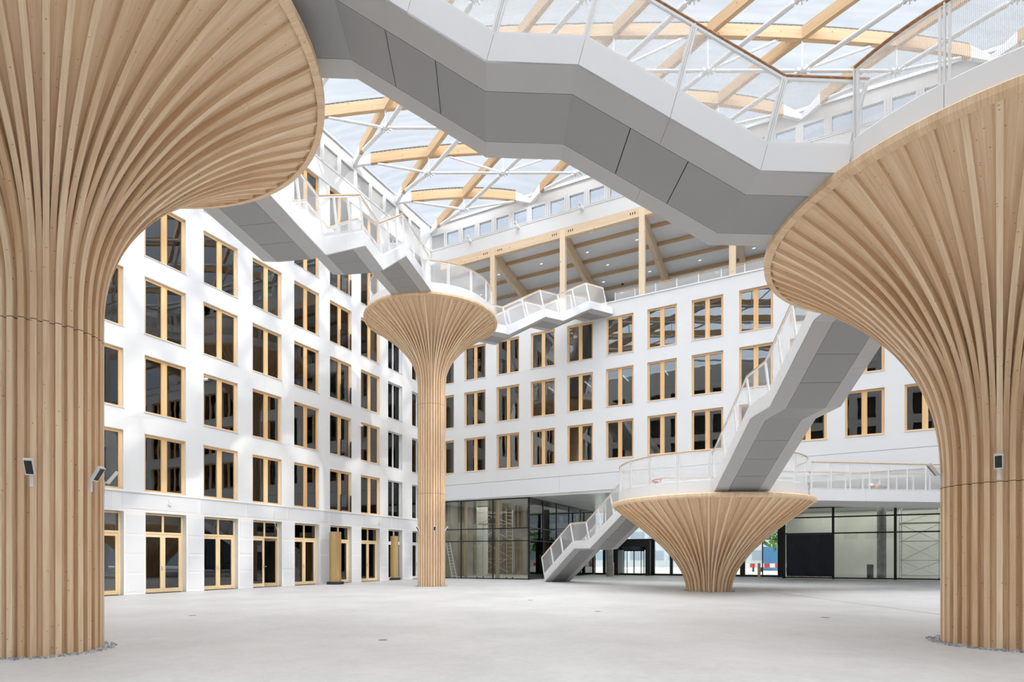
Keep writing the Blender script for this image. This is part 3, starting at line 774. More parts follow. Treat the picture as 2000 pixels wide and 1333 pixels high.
def gap(v, R_, wd=2.1):
    a = ang(v); h = math.degrees(math.asin(min(.99, wd/2/R_)))
    return (a-h-1, a+h+1)
PR = {k: TREES[k]['R']*.925 for k in TREES}
platform(1, 'round white-railed platform on top of the left timber column', PR[1], [gap(BA0-BA1, PR[1]), gap(BBd, PR[1])])
platform(2, 'round white-railed platform on top of the right timber column', PR[2], [gap(BAd, PR[2]), gap(-BDd, PR[2])], mesh_m='mesh', hr='handrail', rail=1.2)
platform(3, 'round white-railed platform on top of the slender middle timber column', PR[3], [gap(-BBd, PR[3]), gap(c0+bC*-2-Vector((-4.525, 32.075, 0)), PR[3], 1.9)])
galdir = Vector((13.9-9.468, 27.7-27.478, 0))
platform(4, 'round white-railed platform on top of the low funnel column', PR[4], [gap(BDd, PR[4], 2.2), gap(e0+eD*8.0-BD0, PR[4]), gap(galdir, PR[4], 3.0)], rail=1.25)

# gallery from the low column's platform to the right
def gallery():
    root = thing('gallery_bridge', 'level white gallery with mesh railing running right from the low column platform', 'walkway', (13.45, 26.13, 0))
    a = Vector((0.2, 0, 0)); D = Vector((6.7, .85, 0)).normalized(); N = Vector((-D.y, D.x, 0)); L = 17; wd = 2.9
    z0, z1 = 4.23, 4.76
    def P(s, y, z): return D*s+N*y+Vector((0, 0, z))
    MB().box(0.1, L, .05, wd-.05, z0, z1-.1, P).obj('deck', M['soffit_light'], root)
    for k in range(6):
        s0, s1 = .2+k*2.8, min(L, .2+(k+1)*2.8-.008)
        MB().box(s0, s1, 0, .05, z0-.0, z1, P).obj('fascia_panel', M['fascia'], root)
        MB().box(s0, s1, wd-.05, wd, z0-.0, z1, P).obj('fascia_panel', M['fascia'], root)
    for y in (.03, wd-.03):
        k = 17
        for j in range(k):
            s0, s1 = .3+j*.97, .3+(j+1)*.97
            mb = MB(); mb.face([P(s0, y, z1+.03), P(s1, y, z1+.03), P(s1, y, z1+1.2), P(s0, y, z1+1.2)], [(0, 0), (.97, 0), (.97, 1.2), (0, 1.2)]); mb.obj('mesh_infill', M['mesh_far'], root, weld=False)
            MB().bar(P(s0, y, z1-.02), P(s0, y, z1+1.22), .06, .03, up=N).obj('post', M['white'], root)
            fr = MB(); fr.bar(P(s0, y, z1+.03), P(s1, y, z1+.03), .03, .03); fr.bar(P(s0, y, z1+1.18), P(s1, y, z1+1.18), .03, .03); fr.obj('panel_frame', M['white'], root)
        MB().tube([P(.3, y, z1+1.24), P(.3+17*.97, y, z1+1.24)], .03, 8).obj('handrail', M['handrail_pale'], root, smooth=True)
gallery()

# ------------------------------------------------------------ roof: diagonal grid of glulam trusses
PA, PB = 2.17, 4.325
def RP(i, j, z): return W(DB-PA*i, PB*j, z)
def bulge(i, j):
    p = min(PA*i, 43.4-PA*i)*1.0; q = min(PB*j, 43.25-PB*j)
    return 1.5*(1-math.exp(-max(0, p)/2))*(1-math.exp(-max(0, q)/8))
def truss(pts, label, thick, fam, dirs):
    """pts: lattice points (i, j) of the line, first and last on the walls"""
    a, b = pts[0], pts[-1]
    root = thing('roof_truss', label, 'roof truss')
    nn_ = len(pts)-1; seg = max(8, nn_*8)
    P = []
    for k in range(seg+1):
        f = k/seg; i = a[0]+(b[0]-a[0])*f; j = a[1]+(b[1]-a[1])*f
        P.append(RP(i, j, 27.0+bulge(i, j)))
    root.location = P[0]; O = P[0]
    d = (P[-1]-P[0]); d.z = 0; Lh = d.length; d.normalize(); x = Vector((d.y, -d.x, 0))*thick/2
    # glulam starts after the white steel shoe
    sh = 1.1
    def at(s):
        k = min(seg-1e-6, max(0, s/Lh*seg)); q = int(k); return P[q].lerp(P[q+1], k-q)
    S0 = [sh+(Lh-2*sh)*k/seg for k in range(seg+1)]
    mb = MB(); dep = .62; L = 0
    for k in range(seg):
        p, q = at(S0[k])-O, at(S0[k+1])-O; u = Vector((0, 0, dep)); ln = (q-p).length
        for quad, (v0, v1) in (((p-x, p+x, q+x, q-x), (0, thick)), ((p+x, p+x+u, q+x+u, q+x), (0, dep)), ((p+x+u, p-x+u, q-x+u, q+x+u), (0, thick)), ((p-x+u, p-x, q-x, q-x+u), (0, dep))):
            mb.face(quad, [(v0, L), (v1, L), (v1, L+ln), (v0, L+ln)])
        L += ln
    p = at(S0[0])-O; q = at(S0[-1])-O; u = Vector((0, 0, dep)); mb.face([p-x, p+x, p+x+u, p-x+u]); mb.face([q-x, q-x+u, q+x+u, q+x])
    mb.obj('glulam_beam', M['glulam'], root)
    for s0, s1 in ((0.0, sh), (Lh, Lh-sh)):
        m2 = MB(); p, q = at(s0)-O, at(s1)-O; xx = x*.9
        m2.hexa([p-xx+Vector((0, 0, .0)), p+xx+Vector((0, 0, .0)), q+xx+Vector((0, 0, .0)), q-xx+Vector((0, 0, .0)), p-xx+Vector((0, 0, .3)), p+xx+Vector((0, 0, .3)), q+xx+Vector((0, 0, .6)), q-xx+Vector((0, 0, .6))])
        m2.obj('end_shoe', M['white'], root)
    if fam == 'A':      # dark clamp rail of the cushions along the beam top
        m2 = MB()
        for k in range(seg):
            p, q = at(S0[k])-O+Vector((0, 0, dep+.13)), at(S0[k+1])-O+Vector((0, 0, dep+.13)); m2.bar(p, q, .07, .05)
        k = int(Lh/.3)
        for t in range(k): p = at(sh+(Lh-2*sh)*t/k)-O; m2.bar(p+Vector((0, 0, dep)), p+Vector((0, 0, dep+.12)), .08, .10, up=(0, 1, 0))
        m2.obj('clamp_rail', M['rail_grey'], root, weld=False)
    # lower chord tubes
    low = []
    for t, (i, j) in enumerate(pts):
        z = 26.6
        if t == 0: low.append(at(min(1.5, Lh*.12))-O+Vector((0, 0, -.02)))
        elif t == len(pts)-1: low.append(at(Lh-min(1.5, Lh*.12))-O+Vector((0, 0, -.02)))
        else: low.append(RP(i, j, z)-O)
    r = .085 if fam == 'A' else .12
    for t in range(len(low)-1):
        p, q = low[t], low[t+1]; dd = (q-p).normalized()
        c0_ = .38 if t > 0 else .05; c1_ = .38 if t < len(low)-2 else .05
        m2 = MB(); m2.tube([p+dd*c0_*.3, p+dd*c0_, p+dd*c0_*1.1+dd*.01, q-dd*c1_*1.1-dd*.01, q-dd*c1_, q-dd*c1_*.3], [r*.45, r*.45, r, r, r*.45, r*.45], 10); m2.obj('tie_tube', M['white'], root, smooth=True)
    if fam == 'A':
        mid = (len(pts)-1)/2
        for t in range(2, len(pts)-2):
            for s_ in (-1, 1):
                if (s_ < 0 and t > mid) or (s_ > 0 and t < mid): continue
                i, j = pts[t+s_]; i2, j2 = pts[t]; fi, fj = i+(i2-i)*.25, j+(j2-j)*.25
                q = RP(fi, fj, 27.0+bulge(fi, fj)-.02)-O; p = low[t]; dd = (q-p).normalized()
                m2 = MB(); m2.tube([p+dd*.1, p+dd*.38, p+dd*.42, q-dd*.2, q-dd*.15, q], [.035, .035, .07, .07, .035, .035], 10); m2.obj('rising_strut', M['white'], root, smooth=True)
        for (i, j), p in list(zip(pts, low))[1:-1]:
            top = RP(i, j, 27.0+bulge(i, j)+.55)-O
            MB().tube([p, top], .04, 8).obj('hanger_rod', M['white'], root, smooth=True)
            m2 = MB(); m2.lathe([(0, -.16), (.10, -.13), (.15, 0), (.10, .13), (0, .16)], 12, c=p)
            for q in range(8):
                an = q*math.pi/4+.4; m2.bar(p+Vector((math.cos(an)*.1, math.sin(an)*.1, .0)), p+Vector((math.cos(an)*.34, math.sin(an)*.34, .0)), .03, .14)
                m2.tube([p+Vector((math.cos(an)*.25, math.sin(an)*.25, -.10)), p+Vector((math.cos(an)*.25, math.sin(an)*.25, .10))], .035, 6)
            m2.obj('tie_node', M['white'], root, weld=False)
    return root
ordn = ['first', 'second', 'third', 'fourth', 'fifth', 'sixth', 'seventh', 'eighth', 'ninth', 'tenth', 'eleventh', 'twelfth', 'thirteenth', 'fourteenth']
for k in range(1, 9):
    pts = [(i, 2*k-i) for i in range(2*k, -1, -1)]
    pts = [(i, j) for i, j in pts if 0 <= j <= 10 and 0 <= i <= 20]
    truss(pts, '%s arched timber roof truss from the far left corner, parallel to the picture' % ordn[k-1], .24, 'A', 1)
for t, m_ in enumerate(range(-4, 8)):
    pts = [(i, i-2*m_) for i in range(0, 21) if 0 <= i-2*m_ <= 10]
    if len(pts) < 2: continue
    where = 'the far left corner of the roof' if m_ == 0 else ('the %s bearing of the back wall, counting from the corner' % ordn[-m_-1] if m_ < 0 else 'the %s bearing of the left wall, counting from the corner' % ordn[m_-1])
    truss(pts, ('receding timber roof truss from '+where), .24, 'B', 1)
# roof cushions: strips that sag up between the arched trusses
def ceiling():
    mb = MB(); nu, nw = 80, 60
    Z = {}
    for a in range(nu+1):
        for b in range(nw+1):
            i, j = 20*a/nu, 10*b/nw
            ph = (i+j)/2; f = ph-math.floor(ph)
            Z[a, b] = RP(i, j, 27.84+bulge(i, j)*1.02+.55*math.sin(math.pi*f)*min(1, bulge(i, j)*2.5))
    for a in range(nu):
        for b in range(nw): mb.face([Z[a, b], Z[a+1, b], Z[a+1, b+1], Z[a, b+1]])
    return mb.obj('ceiling', M['membrane'], smooth=True)
struct(ceiling())

# ------------------------------------------------------------ upper terrace behind the back wall
TT = lambda s, e, z: BF(s, e, z)
struct(MB().box(-3, 44, .33, 14, 17.6, 17.85, TT).obj('floor_terrace', M['screen']))
mb = MB()
def roofz(e): return 24.55-.13*e
mb.hexa([TT(-3, .2, roofz(0)), TT(44, .2, roofz(0)), TT(44, 13, roofz(13)), TT(-3, 13, roofz(13)), TT(-3, .2, roofz(0)+.3), TT(44, .2, roofz(0)+.3), TT(44, 13, roofz(13)+.3), TT(-3, 13, roofz(13)+.3)])
struct(mb.obj('ceiling_terrace', M['terrace_ceiling']))
struct(MB().box(-3, 44, 12.8, 12.83, 17.9, 22.7, TT).obj('wall_terrace', M['pane_clear']))
struct(MB().box(-.35, -.0, .33, 13, 17.6, 24.6, TT).obj('wall_terrace_side', M['plaster']))
lb = MB().box(.9, 43.2, -.02, .30, 23.98, 24.60, TT).obj('edge_beam', M['glulam_pale']); tag(lb, 'long pale timber edge beam along the top of the terrace opening', 'beam')
for k in range(7):
    s = 5.5+5.56*k
    lab = ['leftmost', 'second from left', 'third from left', 'fourth from left', 'fifth from left', 'sixth from left', 'rightmost'][k]
    r = thing('terrace_column', '%s pale timber column of the terrace opening' % lab, 'column', tuple(BF(s, .14, 18.6)))
    zb0 = zb(18.66, s)
    MB().box(s-.19, s+.19, -.04, .28, zb0-.0, 24.5, lambda x, y, z: TT(x, y, z)-BF(s, .14, 18.6)).obj('column_shaft', M['glulam_pale'], r)
    m2 = MB()
    for dx in (-.75, -.6, -.45, .45, .6, .75):
        for dz in (0,): m2.box(s+dx-.025, s+dx+.025, -.026, -.018, 24.22, 24.38, lambda x, y, z: TT(x, y, z)-BF(s, .14, 18.6))
    m2.obj('bolt_plate', M['gap'], r, weld=False)
    bm_ = MB(); bm_.hexa([TT(s-.15, .3, roofz(.3)-.95), TT(s+.15, .3, roofz(.3)-.95), TT(s+.15, 12.8, roofz(12.8)-.95), TT(s-.15, 12.8, roofz(12.8)-.95), TT(s-.15, .3, roofz(.3)), TT(s+.15, .3, roofz(.3)), TT(s+.15, 12.8, roofz(12.8)), TT(s-.15, 12.8, roofz(12.8))])
    tag(bm_.obj('rafter_beam', M['glulam_pale']), 'deep timber rafter under the terrace ceiling behind the %s column' % lab, 'beam')
for k in range(6):
    e_ = 1.9+1.95*k
    tag(MB().box(.0, 43.2, e_-.08, e_+.08, roofz(e_)-.2, roofz(e_)+.0, TT).obj('purlin', M['glulam']), '%s thin timber purlin under the terrace ceiling, counted from the front' % ordn[k], 'beam')
for k in range(14):
    for q in range(5):
        e_ = 1.0+1.95*q; s = 1.7+1.85*k+(.9 if q % 2 else 0)
        if (k*5+q) % 2: continue
        o = MB().box(s-.10, s+.10, e_-.016, e_+.016, roofz(e_)-.03, roofz(e_)-.005, TT).obj('downlight', M['light'])
        tag(o, 'small linear downlight set in the grey terrace ceiling', 'light', 'downlights of the terrace ceiling')
for s, e_, nm in ((11.1, 4.4, 'nearest the second column'), (16.3, 4.3, 'beyond the third column'), (13.2, 7.6, 'deep under the terrace ceiling')):
    m2 = MB(); p = TT(s, e_, roofz(e_)-.12); m2.lathe([(0, 0), (.09, .02), (.1, .08), (.02, .1), (.02, .14), (0, .14)], 12, c=p)
    tag(m2.obj('ceiling_camera', M['dark'], smooth=True), 'dark dome camera '+nm, 'camera')
# terrace railing
tr = thing('terrace_railing', 'white mesh railing with timber top along the terrace edge above the back wall', 'railing', tuple(BF(14.8, .1, 18.66)))
O = BF(14.8, .1, 18.66)
for k in range(20):
    a, b = 14.8+1.345*k, 14.8+1.345*(k+1)
    za, zc = zb(18.66, a), zb(18.66, b)
    mb = MB(); mb.face([TT(a, .1, za)-O, TT(b, .1, zc)-O, TT(b, .1, zc+.56)-O, TT(a, .1, za+.56)-O], [(0, 0), (1.3, 0), (1.3, .56), (0, .56)]); mb.obj('mesh_infill', M['mesh_far'], tr, weld=False)
    MB().bar(TT(a, .1, za)-O, TT(a, .1, za+.58)-O, .05, .03).obj('post', M['white'], tr)
MB().bar(TT(14.8, .1, zb(18.66, 14.8)+.6)-O, TT(41.7, .1, zb(18.66, 41.7)+.6)-O, .06, .04).obj('handrail', M['handrail_pale'], tr)

# ------------------------------------------------------------ lobby zone under the back wall
struct(MB().box(0, 44, .02, 18.2, 5.98, 6.7, TT).obj('ceiling_lobby', M['soffit_metal']))
struct(MB().box(20.5, 44, 3.6, 18, 5.42, 5.6, TT).obj('ceiling_lobby_right', M['soffit_light']))
def shopfront(name, T, s0, s1, ms, zs, ztop, label, fr=.06):
    r = struct(link(name, None)); k = MB()
    for s in ms: k.box(s-fr/2, s+fr/2, -.03, .07, 0, ztop, T)
    for z in zs: k.box(s0, s1, -.025, .06, z-max(.035, fr*.3), z+max(.035, fr*.3), T)
    k.obj('window_frame', M['black'], r)
    ms2 = sorted(ms); zz = sorted(zs)
    for a, b in zip(ms2[:-1], ms2[1:]):
        for c, d in zip(zz[:-1], zz[1:]):
            MB().box(a+fr/2, b-fr/2, .01, .022, c+.035, d-.035, T).obj('window_pane', M['pane_shop'], r)
    return r
shopfront('window_201', lambda s, e, z: BF(s, .15+e, z), 0, 8.4, [0.03, 2.67, 5.44, 8.37], [.05, 2.84, 3.76, 5.93], 5.95, '', .07)
shopfront('window_202', lambda s, e, z: W(s, 8.4-e, z), 37.4, 52.1, [37.45, 39.9, 42.6, 45.4, 48.3, 52.0], [.05, 2.84, 3.76, 5.93], 5.95, '', .07)
shopfront('window_203', lambda s, e, z: BF(s, 11.79+e, z), 24.7, 43.5, [24.8, 28.1, 32.0, 36, 40, 43.4], [.08, 3.44, 4.66, 5.4], 5.45, '', .17)
shopfront('window_204', lambda s, e, z: W(s, 24.7-e*-1, z), 49, 52.2, [49.05, 52.1], [.08, 3.44, 5.4], 5.45, '', .1)
es = [8.5, 9.4, 10.55, 14.0, 15.6, 16.7, 18.3, 20.0, 21.5, 23.1, 24.6]
shopfront('window_205', lambda s, e, z: BF(s, 14.8+e, z), 8.5, 24.7, es, [.10, 3.15, 4.4, 5.9], 5.95, '', .09)
mb = MB()
for a, b, t in ((9.3, 9.55, 3.2), (10.3, 10.6, 3.2), (13.95, 14.15, 5.9), (15.5, 15.75, 3.2), (21.35, 21.75, 3.2), (24.25, 24.68, 5.5)): mb.box(a, b, 14.7, 14.95, 0, t, TT)
mb.box(10.5, 14.1, 14.7, 14.95, 3.1, 3.32, TT); mb.box(8.5, 24.7, 14.75, 14.9, 0, .16, TT)
struct(mb.obj('trim_62', M['black'], weld=False))
# solid thresholds / interiors
mb = MB(); mb.box(-.4, 5.0, 11.3, 11.4, 0, 6, TT); mb.box(6.3, 8.2, 11.3, 11.4, 0, 6, TT); mb.box(5.0, 6.3, 11.3, 11.4, 3.2, 6, TT); mb.box(-.5, -.4, .4, 11.4, 0, 6, TT)
struct(mb.obj('wall_lobby_left', M['room_brown']))
mb = MB(); mb.box(24.9, 44, 16.3, 16.5, 0, 5.4, TT); mb.box(24.75, 24.85, 12, 16.5, 0, 5.4, TT)
struct(mb.obj('wall_lobby_right', M['room_lobby']))
# inner partitions and pale timber posts in the left glass box
for k, (s, e_) in enumerate(((2.8, .6), (5.6, .6), (8.0, 2.6), (8.0, 5.4))):
    tag(MB().box(s-.09, s+.09, e_-.15, e_+.15, 0, 5.95, TT).obj('timber_post', M['glulam_pale']), ['pale timber post behind the glass, nearest the ladder', 'pale timber post behind the middle pane of the left lobby glass', 'pale timber post just inside the receding lobby glass', 'pale timber post deeper inside the receding lobby glass'][k], 'post')
tag(MB().box(1.2, 2.2, 5, 5.2, 0, 5.9, TT).obj('partition_board', M['plaster']), 'white plasterboard partition inside the left lobby glass', 'partition')
tag(MB().box(6.4, 7.4, 7.5, 7.7, 0, 5.9, TT).obj('partition_board', M['screen']), 'pale partition sheet deep behind the left lobby glass', 'partition')
for nm_, s, e_, z, sx, sy, en in (('left', 4.2, 4.5, 5.9, 7, 7, 230), ('right', 34, 14.2, 5.35, 16, 3.5, 430), ('entrance', 17, 9, 5.9, 14, 8, 260)):  # fill lights without fixtures, added under the lobby ceilings to brighten the interiors
    ld = bpy.data.lights.new('lobby_fill_'+nm_, 'AREA'); ld.shape = 'RECTANGLE'; ld.size = sx; ld.size_y = sy; ld.energy = en; ld.color = (1, .96, .88)
    lo = bpy.data.objects.new('lobby_fill_'+nm_, ld); COL.objects.link(lo); lo.matrix_world = frame_mtx(N2, A2, BF(s, e_, z))
for k, z in enumerate((7.0, 10.5, 14.0, 17.5, 21.0, 7.0, 10.5, 14.0, 17.5, 21.0)):      # unseen area lights added to brighten the stair core behind the white framed windows
    ld = bpy.data.lights.new('stair_core_fill_%d' % k, 'AREA'); ld.size = .4; ld.energy = 16; ld.color = (.95, 1, .93)
    lo = bpy.data.objects.new('stair_core_fill_%d' % k, ld); COL.objects.link(lo); lo.location = W(32.9 if k < 5 else 35.7, -.5, z+.2)
# black plastic sheet
T3 = lambda s, e, z: BF(s, 11.7+e, z)
def sheet():
    mb = MB(); nx, nz = 26, 20; rnd = random.Random(4); G = {}
    for a in range(nx+1):
        for b in range(nz+1):
            x = 24.95+3.1*a/nx; z = .18+3.2*b/nz
            G[a, b] = T3(x, -.03-.03*math.sin(a*.55+b*.35)*math.sin(b*.4)-.012*math.sin(a*1.9-b*.7), z)
    for a in range(nx):
        for b in range(nz): mb.face([G[a, b], G[a+1, b], G[a+1, b+1], G[a, b+1]])
    o = mb.obj('plastic_sheet', M['tarp'], smooth=True); tag(o, 'creased black plastic sheet taped over a lower pane right of the low column', 'sheet')
    for k in range(7):
        s = 25.1+k*.42+.1*(k % 3); MB().box(s, s+.14, -.09, -.075, .14, .18, T3).obj('tape_strip', M['white'], o)
sheet()
tag(MB().box(30.35, 30.75, 12.6, 12.9, 0, 1.1, TT).obj('cabinet', M['black']), 'small black cabinet standing behind the right lobby glass beside the concrete column', 'cabinet')
# concrete columns
def ccol(px, py, r, lab, h=5.95):
    Y = 1.6*F/(py-HY); x = (px-1000)/F*Y
    o = MB().lathe([(r, 0), (r, h)], 20).obj('concrete_column', M['concrete'], smooth=True); o.location = (x, Y, 0); tag(o, lab, 'column'); return o
ccol(1190.5, 1126.5, .28, 'raw grey concrete column beside the revolving door')
o = MB().lathe([(.3, 0), (.3, 5.4)], 20).obj('concrete_column', M['concrete'], smooth=True); o.location = BF(31.3, 13.0, 0); tag(o, 'dark concrete column behind the right lobby glass', 'column')
# revolving door
def revolving():
    c = BF(12.3, 14.6, 0); r = thing('revolving_door', 'black revolving entrance door in a dark boxed housing left of the low column', 'door', tuple(c))
    T = lambda x, y, z: N2*x+A2*y+Vector((0, 0, z))
    h = MB(); h.box(-1.65, 1.65, -.9, .9, 2.55, 3.12, T); h.box(-1.65, -1.25, -.9, .9, 0, 2.55, T); h.box(1.25, 1.65, -.9, .9, 0, 2.55, T); h.obj('housing', M['black'], r)
    MB().lathe([(1.15, 2.3), (1.22, 2.3), (1.22, 2.6), (1.15, 2.6), (1.15, 2.3)], 40).obj('drum_ring', M['dark'], r, smooth=True)
    for k in range(4):
        a = .4+k*math.pi/2; d = Vector((math.cos(a), math.sin(a), 0))
        f = MB(); f.bar(d*.05+Vector((0, 0, .05)), d*1.1+Vector((0, 0, .05)), .05, .1); f.bar(d*.05+Vector((0, 0, 2.25)), d*1.1+Vector((0, 0, 2.25)), .05, .1); f.bar(d*1.1, d*1.1+Vector((0, 0, 2.3)), .05, .06, up=d); f.obj('door_wing', M['black'], r)
    MB().tube([(0, 0, 0), (0, 0, 2.4)], .05, 8).obj('spindle', M['black'], r)
revolving()
for s, e_, nm in ((10.7, 13.3, 'left of the revolving door'), (22.9, 13.6, 'right of the low column')):
    tag(MB().box(s-.11, s+.11, e_-.06, e_+.06, 0, 1.15, TT).obj('control_post', M['beige'] if False else M['glulam_pale']), 'slim pale access control post '+nm, 'post')
# white lettering on the glass near the right edge of the entrance
tcu = bpy.data.curves.new('lettering', 'FONT'); tcu.body = 'in Süd'; tcu.size = .62; tcu.extrude = .004
tmp = bpy.data.objects.new('lettering_curve', tcu); COL.objects.link(tmp); bpy.context.view_layer.update()
lme = bpy.data.meshes.new_from_object(tmp.evaluated_get(bpy.context.evaluated_depsgraph_get())); bpy.data.objects.remove(tmp)
to = bpy.data.objects.new('lettering', lme); COL.objects.link(to); lme.materials.clear(); lme.materials.append(M['white'])
to.matrix_world = frame_mtx(N2, A2, BF(22.62, 14.72, 3.5)) @ Matrix.Rotation(math.pi/2, 4, 'X'); tag(to, 'white lettering "in Süd" on the upper entrance glass beside the low column', 'lettering')

# scaffolds, ladder
def scaffold(name, label, org, ax, ay, wd, dp, hh, lifts, m, extra=True):
    r = thing(name, label, 'scaffold', tuple(org)); T = lambda x, y, z: ax*x+ay*y+Vector((0, 0, z))
    for x in (0, wd):
        for y in (0, dp): MB().tube([T(x, y, .1), T(x, y, hh)], .032, 6).obj('upright', m, r)
        g = MB(); n = int(hh/.3)
        for k in range(1, n): g.tube([T(x, 0, k*.3), T(x, dp, k*.3)], .016, 6)
        g.obj('end_rungs', m, r, weld=False)
    g = MB()
    for z in lifts:
        for y in (0, dp): g.tube([T(0, y, z), T(wd, y, z)], .02, 6)
    for a, b in zip(lifts[:-1], lifts[1:]): g.tube([T(0, 0, a), T(wd, 0, b)], .018, 6); g.tube([T(wd, dp, a), T(0, dp, b)], .018, 6)
    g.obj('brace', m, r, weld=False)
    MB().box(0, wd, .05, dp-.05, lifts[-1]-.9, lifts[-1]-.85, T).obj('working_platform', M['plywood'], r)
    c = MB()
    for x in (0, wd):
        for y in (0, dp): c.lathe([(0, 0), (.06, .02), (.06, .1), (0, .12)], 10, c=T(x, y, 0))
    c.obj('castor', M['dark'], r)
scaffold('rolling_scaffold', 'aluminium rolling scaffold tower behind the left lobby glass', BF(3.4, 1.3, 0), N2, A2, 2.6, 1.0, 5.3, [.3, 1.5, 2.9, 4.2, 5.1], M['brass'])
scaffold('rolling_scaffold', 'metal scaffold tower behind the far right lobby glass, partly hidden by the right column', BF(32.5, 12.7, 0), N2, A2, 2.4, 1.0, 5.2, [.3, 1.4, 2.8, 4.1, 5.0], M['aluminium'])
def ladder():
    b = Vector((0, 0, 0)); Y = 1.6*F/(1128-HY); ax = Vector(((888-1000)/F*Y, Y, 0))*.93
    top = BF(1.55, .05, 2.75)
    r = thing('ladder', 'aluminium ladder leaning on the lobby glass right of the slender column', 'ladder', tuple(ax)); t = top-ax; side = N2*.2
    MB().bar(-side, t-side*.8, .03, .07, up=A2).obj('stile', M['aluminium'], r); MB().bar(side, t+side*.8, .03, .07, up=A2).obj('stile', M['aluminium'], r)
    g = MB()
    for k in range(1, 12): g.tube([t*(k/12)-side, t*(k/12)+side], .016, 6)
    g.obj('rung', M['aluminium'], r, weld=False)
ladder()

# ------------------------------------------------------------ slatted cylinders by the left wall
def slat_cyl(loc, lab):
    r = thing('slatted_cylinder', lab, 'column', loc)
    MB().lathe([(0, 0), (.50, 0), (.50, .16), (0, .16)], 40).obj('plinth', M['dark'], r, smooth=True)
    MB().lathe([(.27, .16), (.27, 3.1)], 24).obj('core', M['gap'], r, smooth=True)
    me = MB().box(.27, .345, -.028, .028, .16, 3.15).mesh('slat', M['bronze'])
    for k in range(30):
        o = bpy.data.objects.new('slat', me); COL.objects.link(o); o.parent = r; o.rotation_euler = (0, 0, 2*math.pi*k/30)
slat_cyl((-10.62, 34.31, 0), 'golden slatted cylinder on a dark plinth by the left wall, the nearer of two')
slat_cyl((-8.56, 41.2, 0), 'golden slatted cylinder on a dark plinth by the left wall, the farther of two')

# ------------------------------------------------------------ spotlights on the columns, wall devices
def spot(k, az, z, lab, scale=.95):
    T = TREES[k]; pr = tree_profile(T); rr = T['r0']
    for a, b in zip(pr[:-1], pr[1:]):
        if a[1] <= z <= b[1]: rr = a[0]+(b[0]-a[0])*(z-a[1])/(b[1]-a[1]+1e-9)
    d = Vector((math.cos(az), math.sin(az), 0)); base = Vector((T['c'][0], T['c'][1], z))+d*rr
    r = thing('spotlight', lab, 'spotlight', tuple(base)); s = scale; side = Vector((-d.y, d.x, 0))
    MB().bar(-d*.02+Vector((0, 0, -.20*s)), -d*.02+Vector((0, 0, .05*s)), .05*s, .06*s, up=d).obj('bracket', M['white'], r)
    MB().tube([d*.0, d*.10*s+Vector((0, 0, .06*s))], .018*s, 8).obj('arm', M['white'], r)
    q = (d*.55+Vector((0, 0, .83))).normalized(); fn = (d*.83-Vector((0, 0, .55))).normalized(); c = d*.13*s+Vector((0, 0, .12*s))
    side = Vector((-d.y, d.x, 0))
    MB().bar(c-q*.14*s, c+q*.14*s, .13*s, .06*s, up=fn).obj('lamp_head', M['white'], r)
    e0_ = c+fn*.0305*s; MB().bar(e0_-q*.12*s, e0_+q*.12*s, .10*s, .006, up=fn).obj('lamp_lens', M['lens'], r)
def az_for(k, px):
    """angle on the shaft whose outward direction shows at picture column px"""
    T = TREES[k]; cx, cy = T['c']; t0 = math.atan2(-cy, -cx); best = t0
    bd = 1e9
    for q in range(-100, 101):
        t = t0+q*.0157; x = cx+T['r0']*math.cos(t); y = cy+T['r0']*math.sin(t); d = abs(1000+F*x/y-px)
        if d < bd: bd, best = d, t
    return best
spot(1, az_for(1, 62), 2.92, 'white spotlight on the left timber column, leftmost of its three')
spot(1, az_for(1, 178), 2.92, 'white spotlight on the left timber column, middle of its three')
spot(1, az_for(1, 203)+.25, 2.95, 'white spotlight on the left timber column, poking past its right side')
spot(2, az_for(2, 1838), 3.18, 'white spotlight on the right timber column, poking past its left side')
spot(2, az_for(2, 1950), 3.15, 'white spotlight facing forward on the right timber column')
for px, nm in ((820, 'leftmost'), (848, 'middle'), (868, 'rightmost')):
    spot(3, az_for(3, px), 3.1, '%s of the small white spotlights low on the slender timber column' % nm)
def cctv(T, s, z, lab):
    o = thing('security_camera', lab, 'camera', tuple(T(s, 0, z))); n_ = (T(s, -1, z)-T(s, 0, z))
    MB().tube([Vector((0, 0, 0)), n_*.1], .07, 12).obj('mount', M['white'], o); MB().tube([n_*.1+Vector((0, 0, .0)), n_*.28+Vector((0, 0, -.05))], .06, 12).obj('camera_body', M['white'], o)
    MB().tube([n_*.281+Vector((0, 0, -.051)), n_*.29+Vector((0, 0, -.053))], .05, 12).obj('lens', M['lens'], o)
cctv(LF, 18.1, 10.28, 'small white security camera on the left wall between two window rows')
cctv(LF, 29.1, 10.3, 'small white security camera on the left wall near the far corner')
def device(s, z, lab, r_=.08):
    m2 = MB(); m2.tube([LF(s, 0, z), LF(s, -.1, z)], r_, 12); m2.box(s-.06, s+.06, -.1, .0, z+.02, z+.18, LF); tag(m2.obj('alarm_sounder', M['white'], smooth=False), lab, 'alarm')
device(16.35, 4.05, 'round white alarm sounder above the glazed doors nearest the left column')
device(31.0, 3.98, 'round white alarm sounder above the farther slatted cylinder')
tag(MB().tube([LF(22.2, -.02, 4.2), LF(22.15, -.06, 3.9), LF(22.2, -.05, 3.5), LF(22.3, -.1, 3.15), LF(22.45, -.12, 3.2)], .012, 6).obj('loose_cable', M['plaster'], smooth=True), 'loose pale cable hanging in front of the ajar door', 'cable')
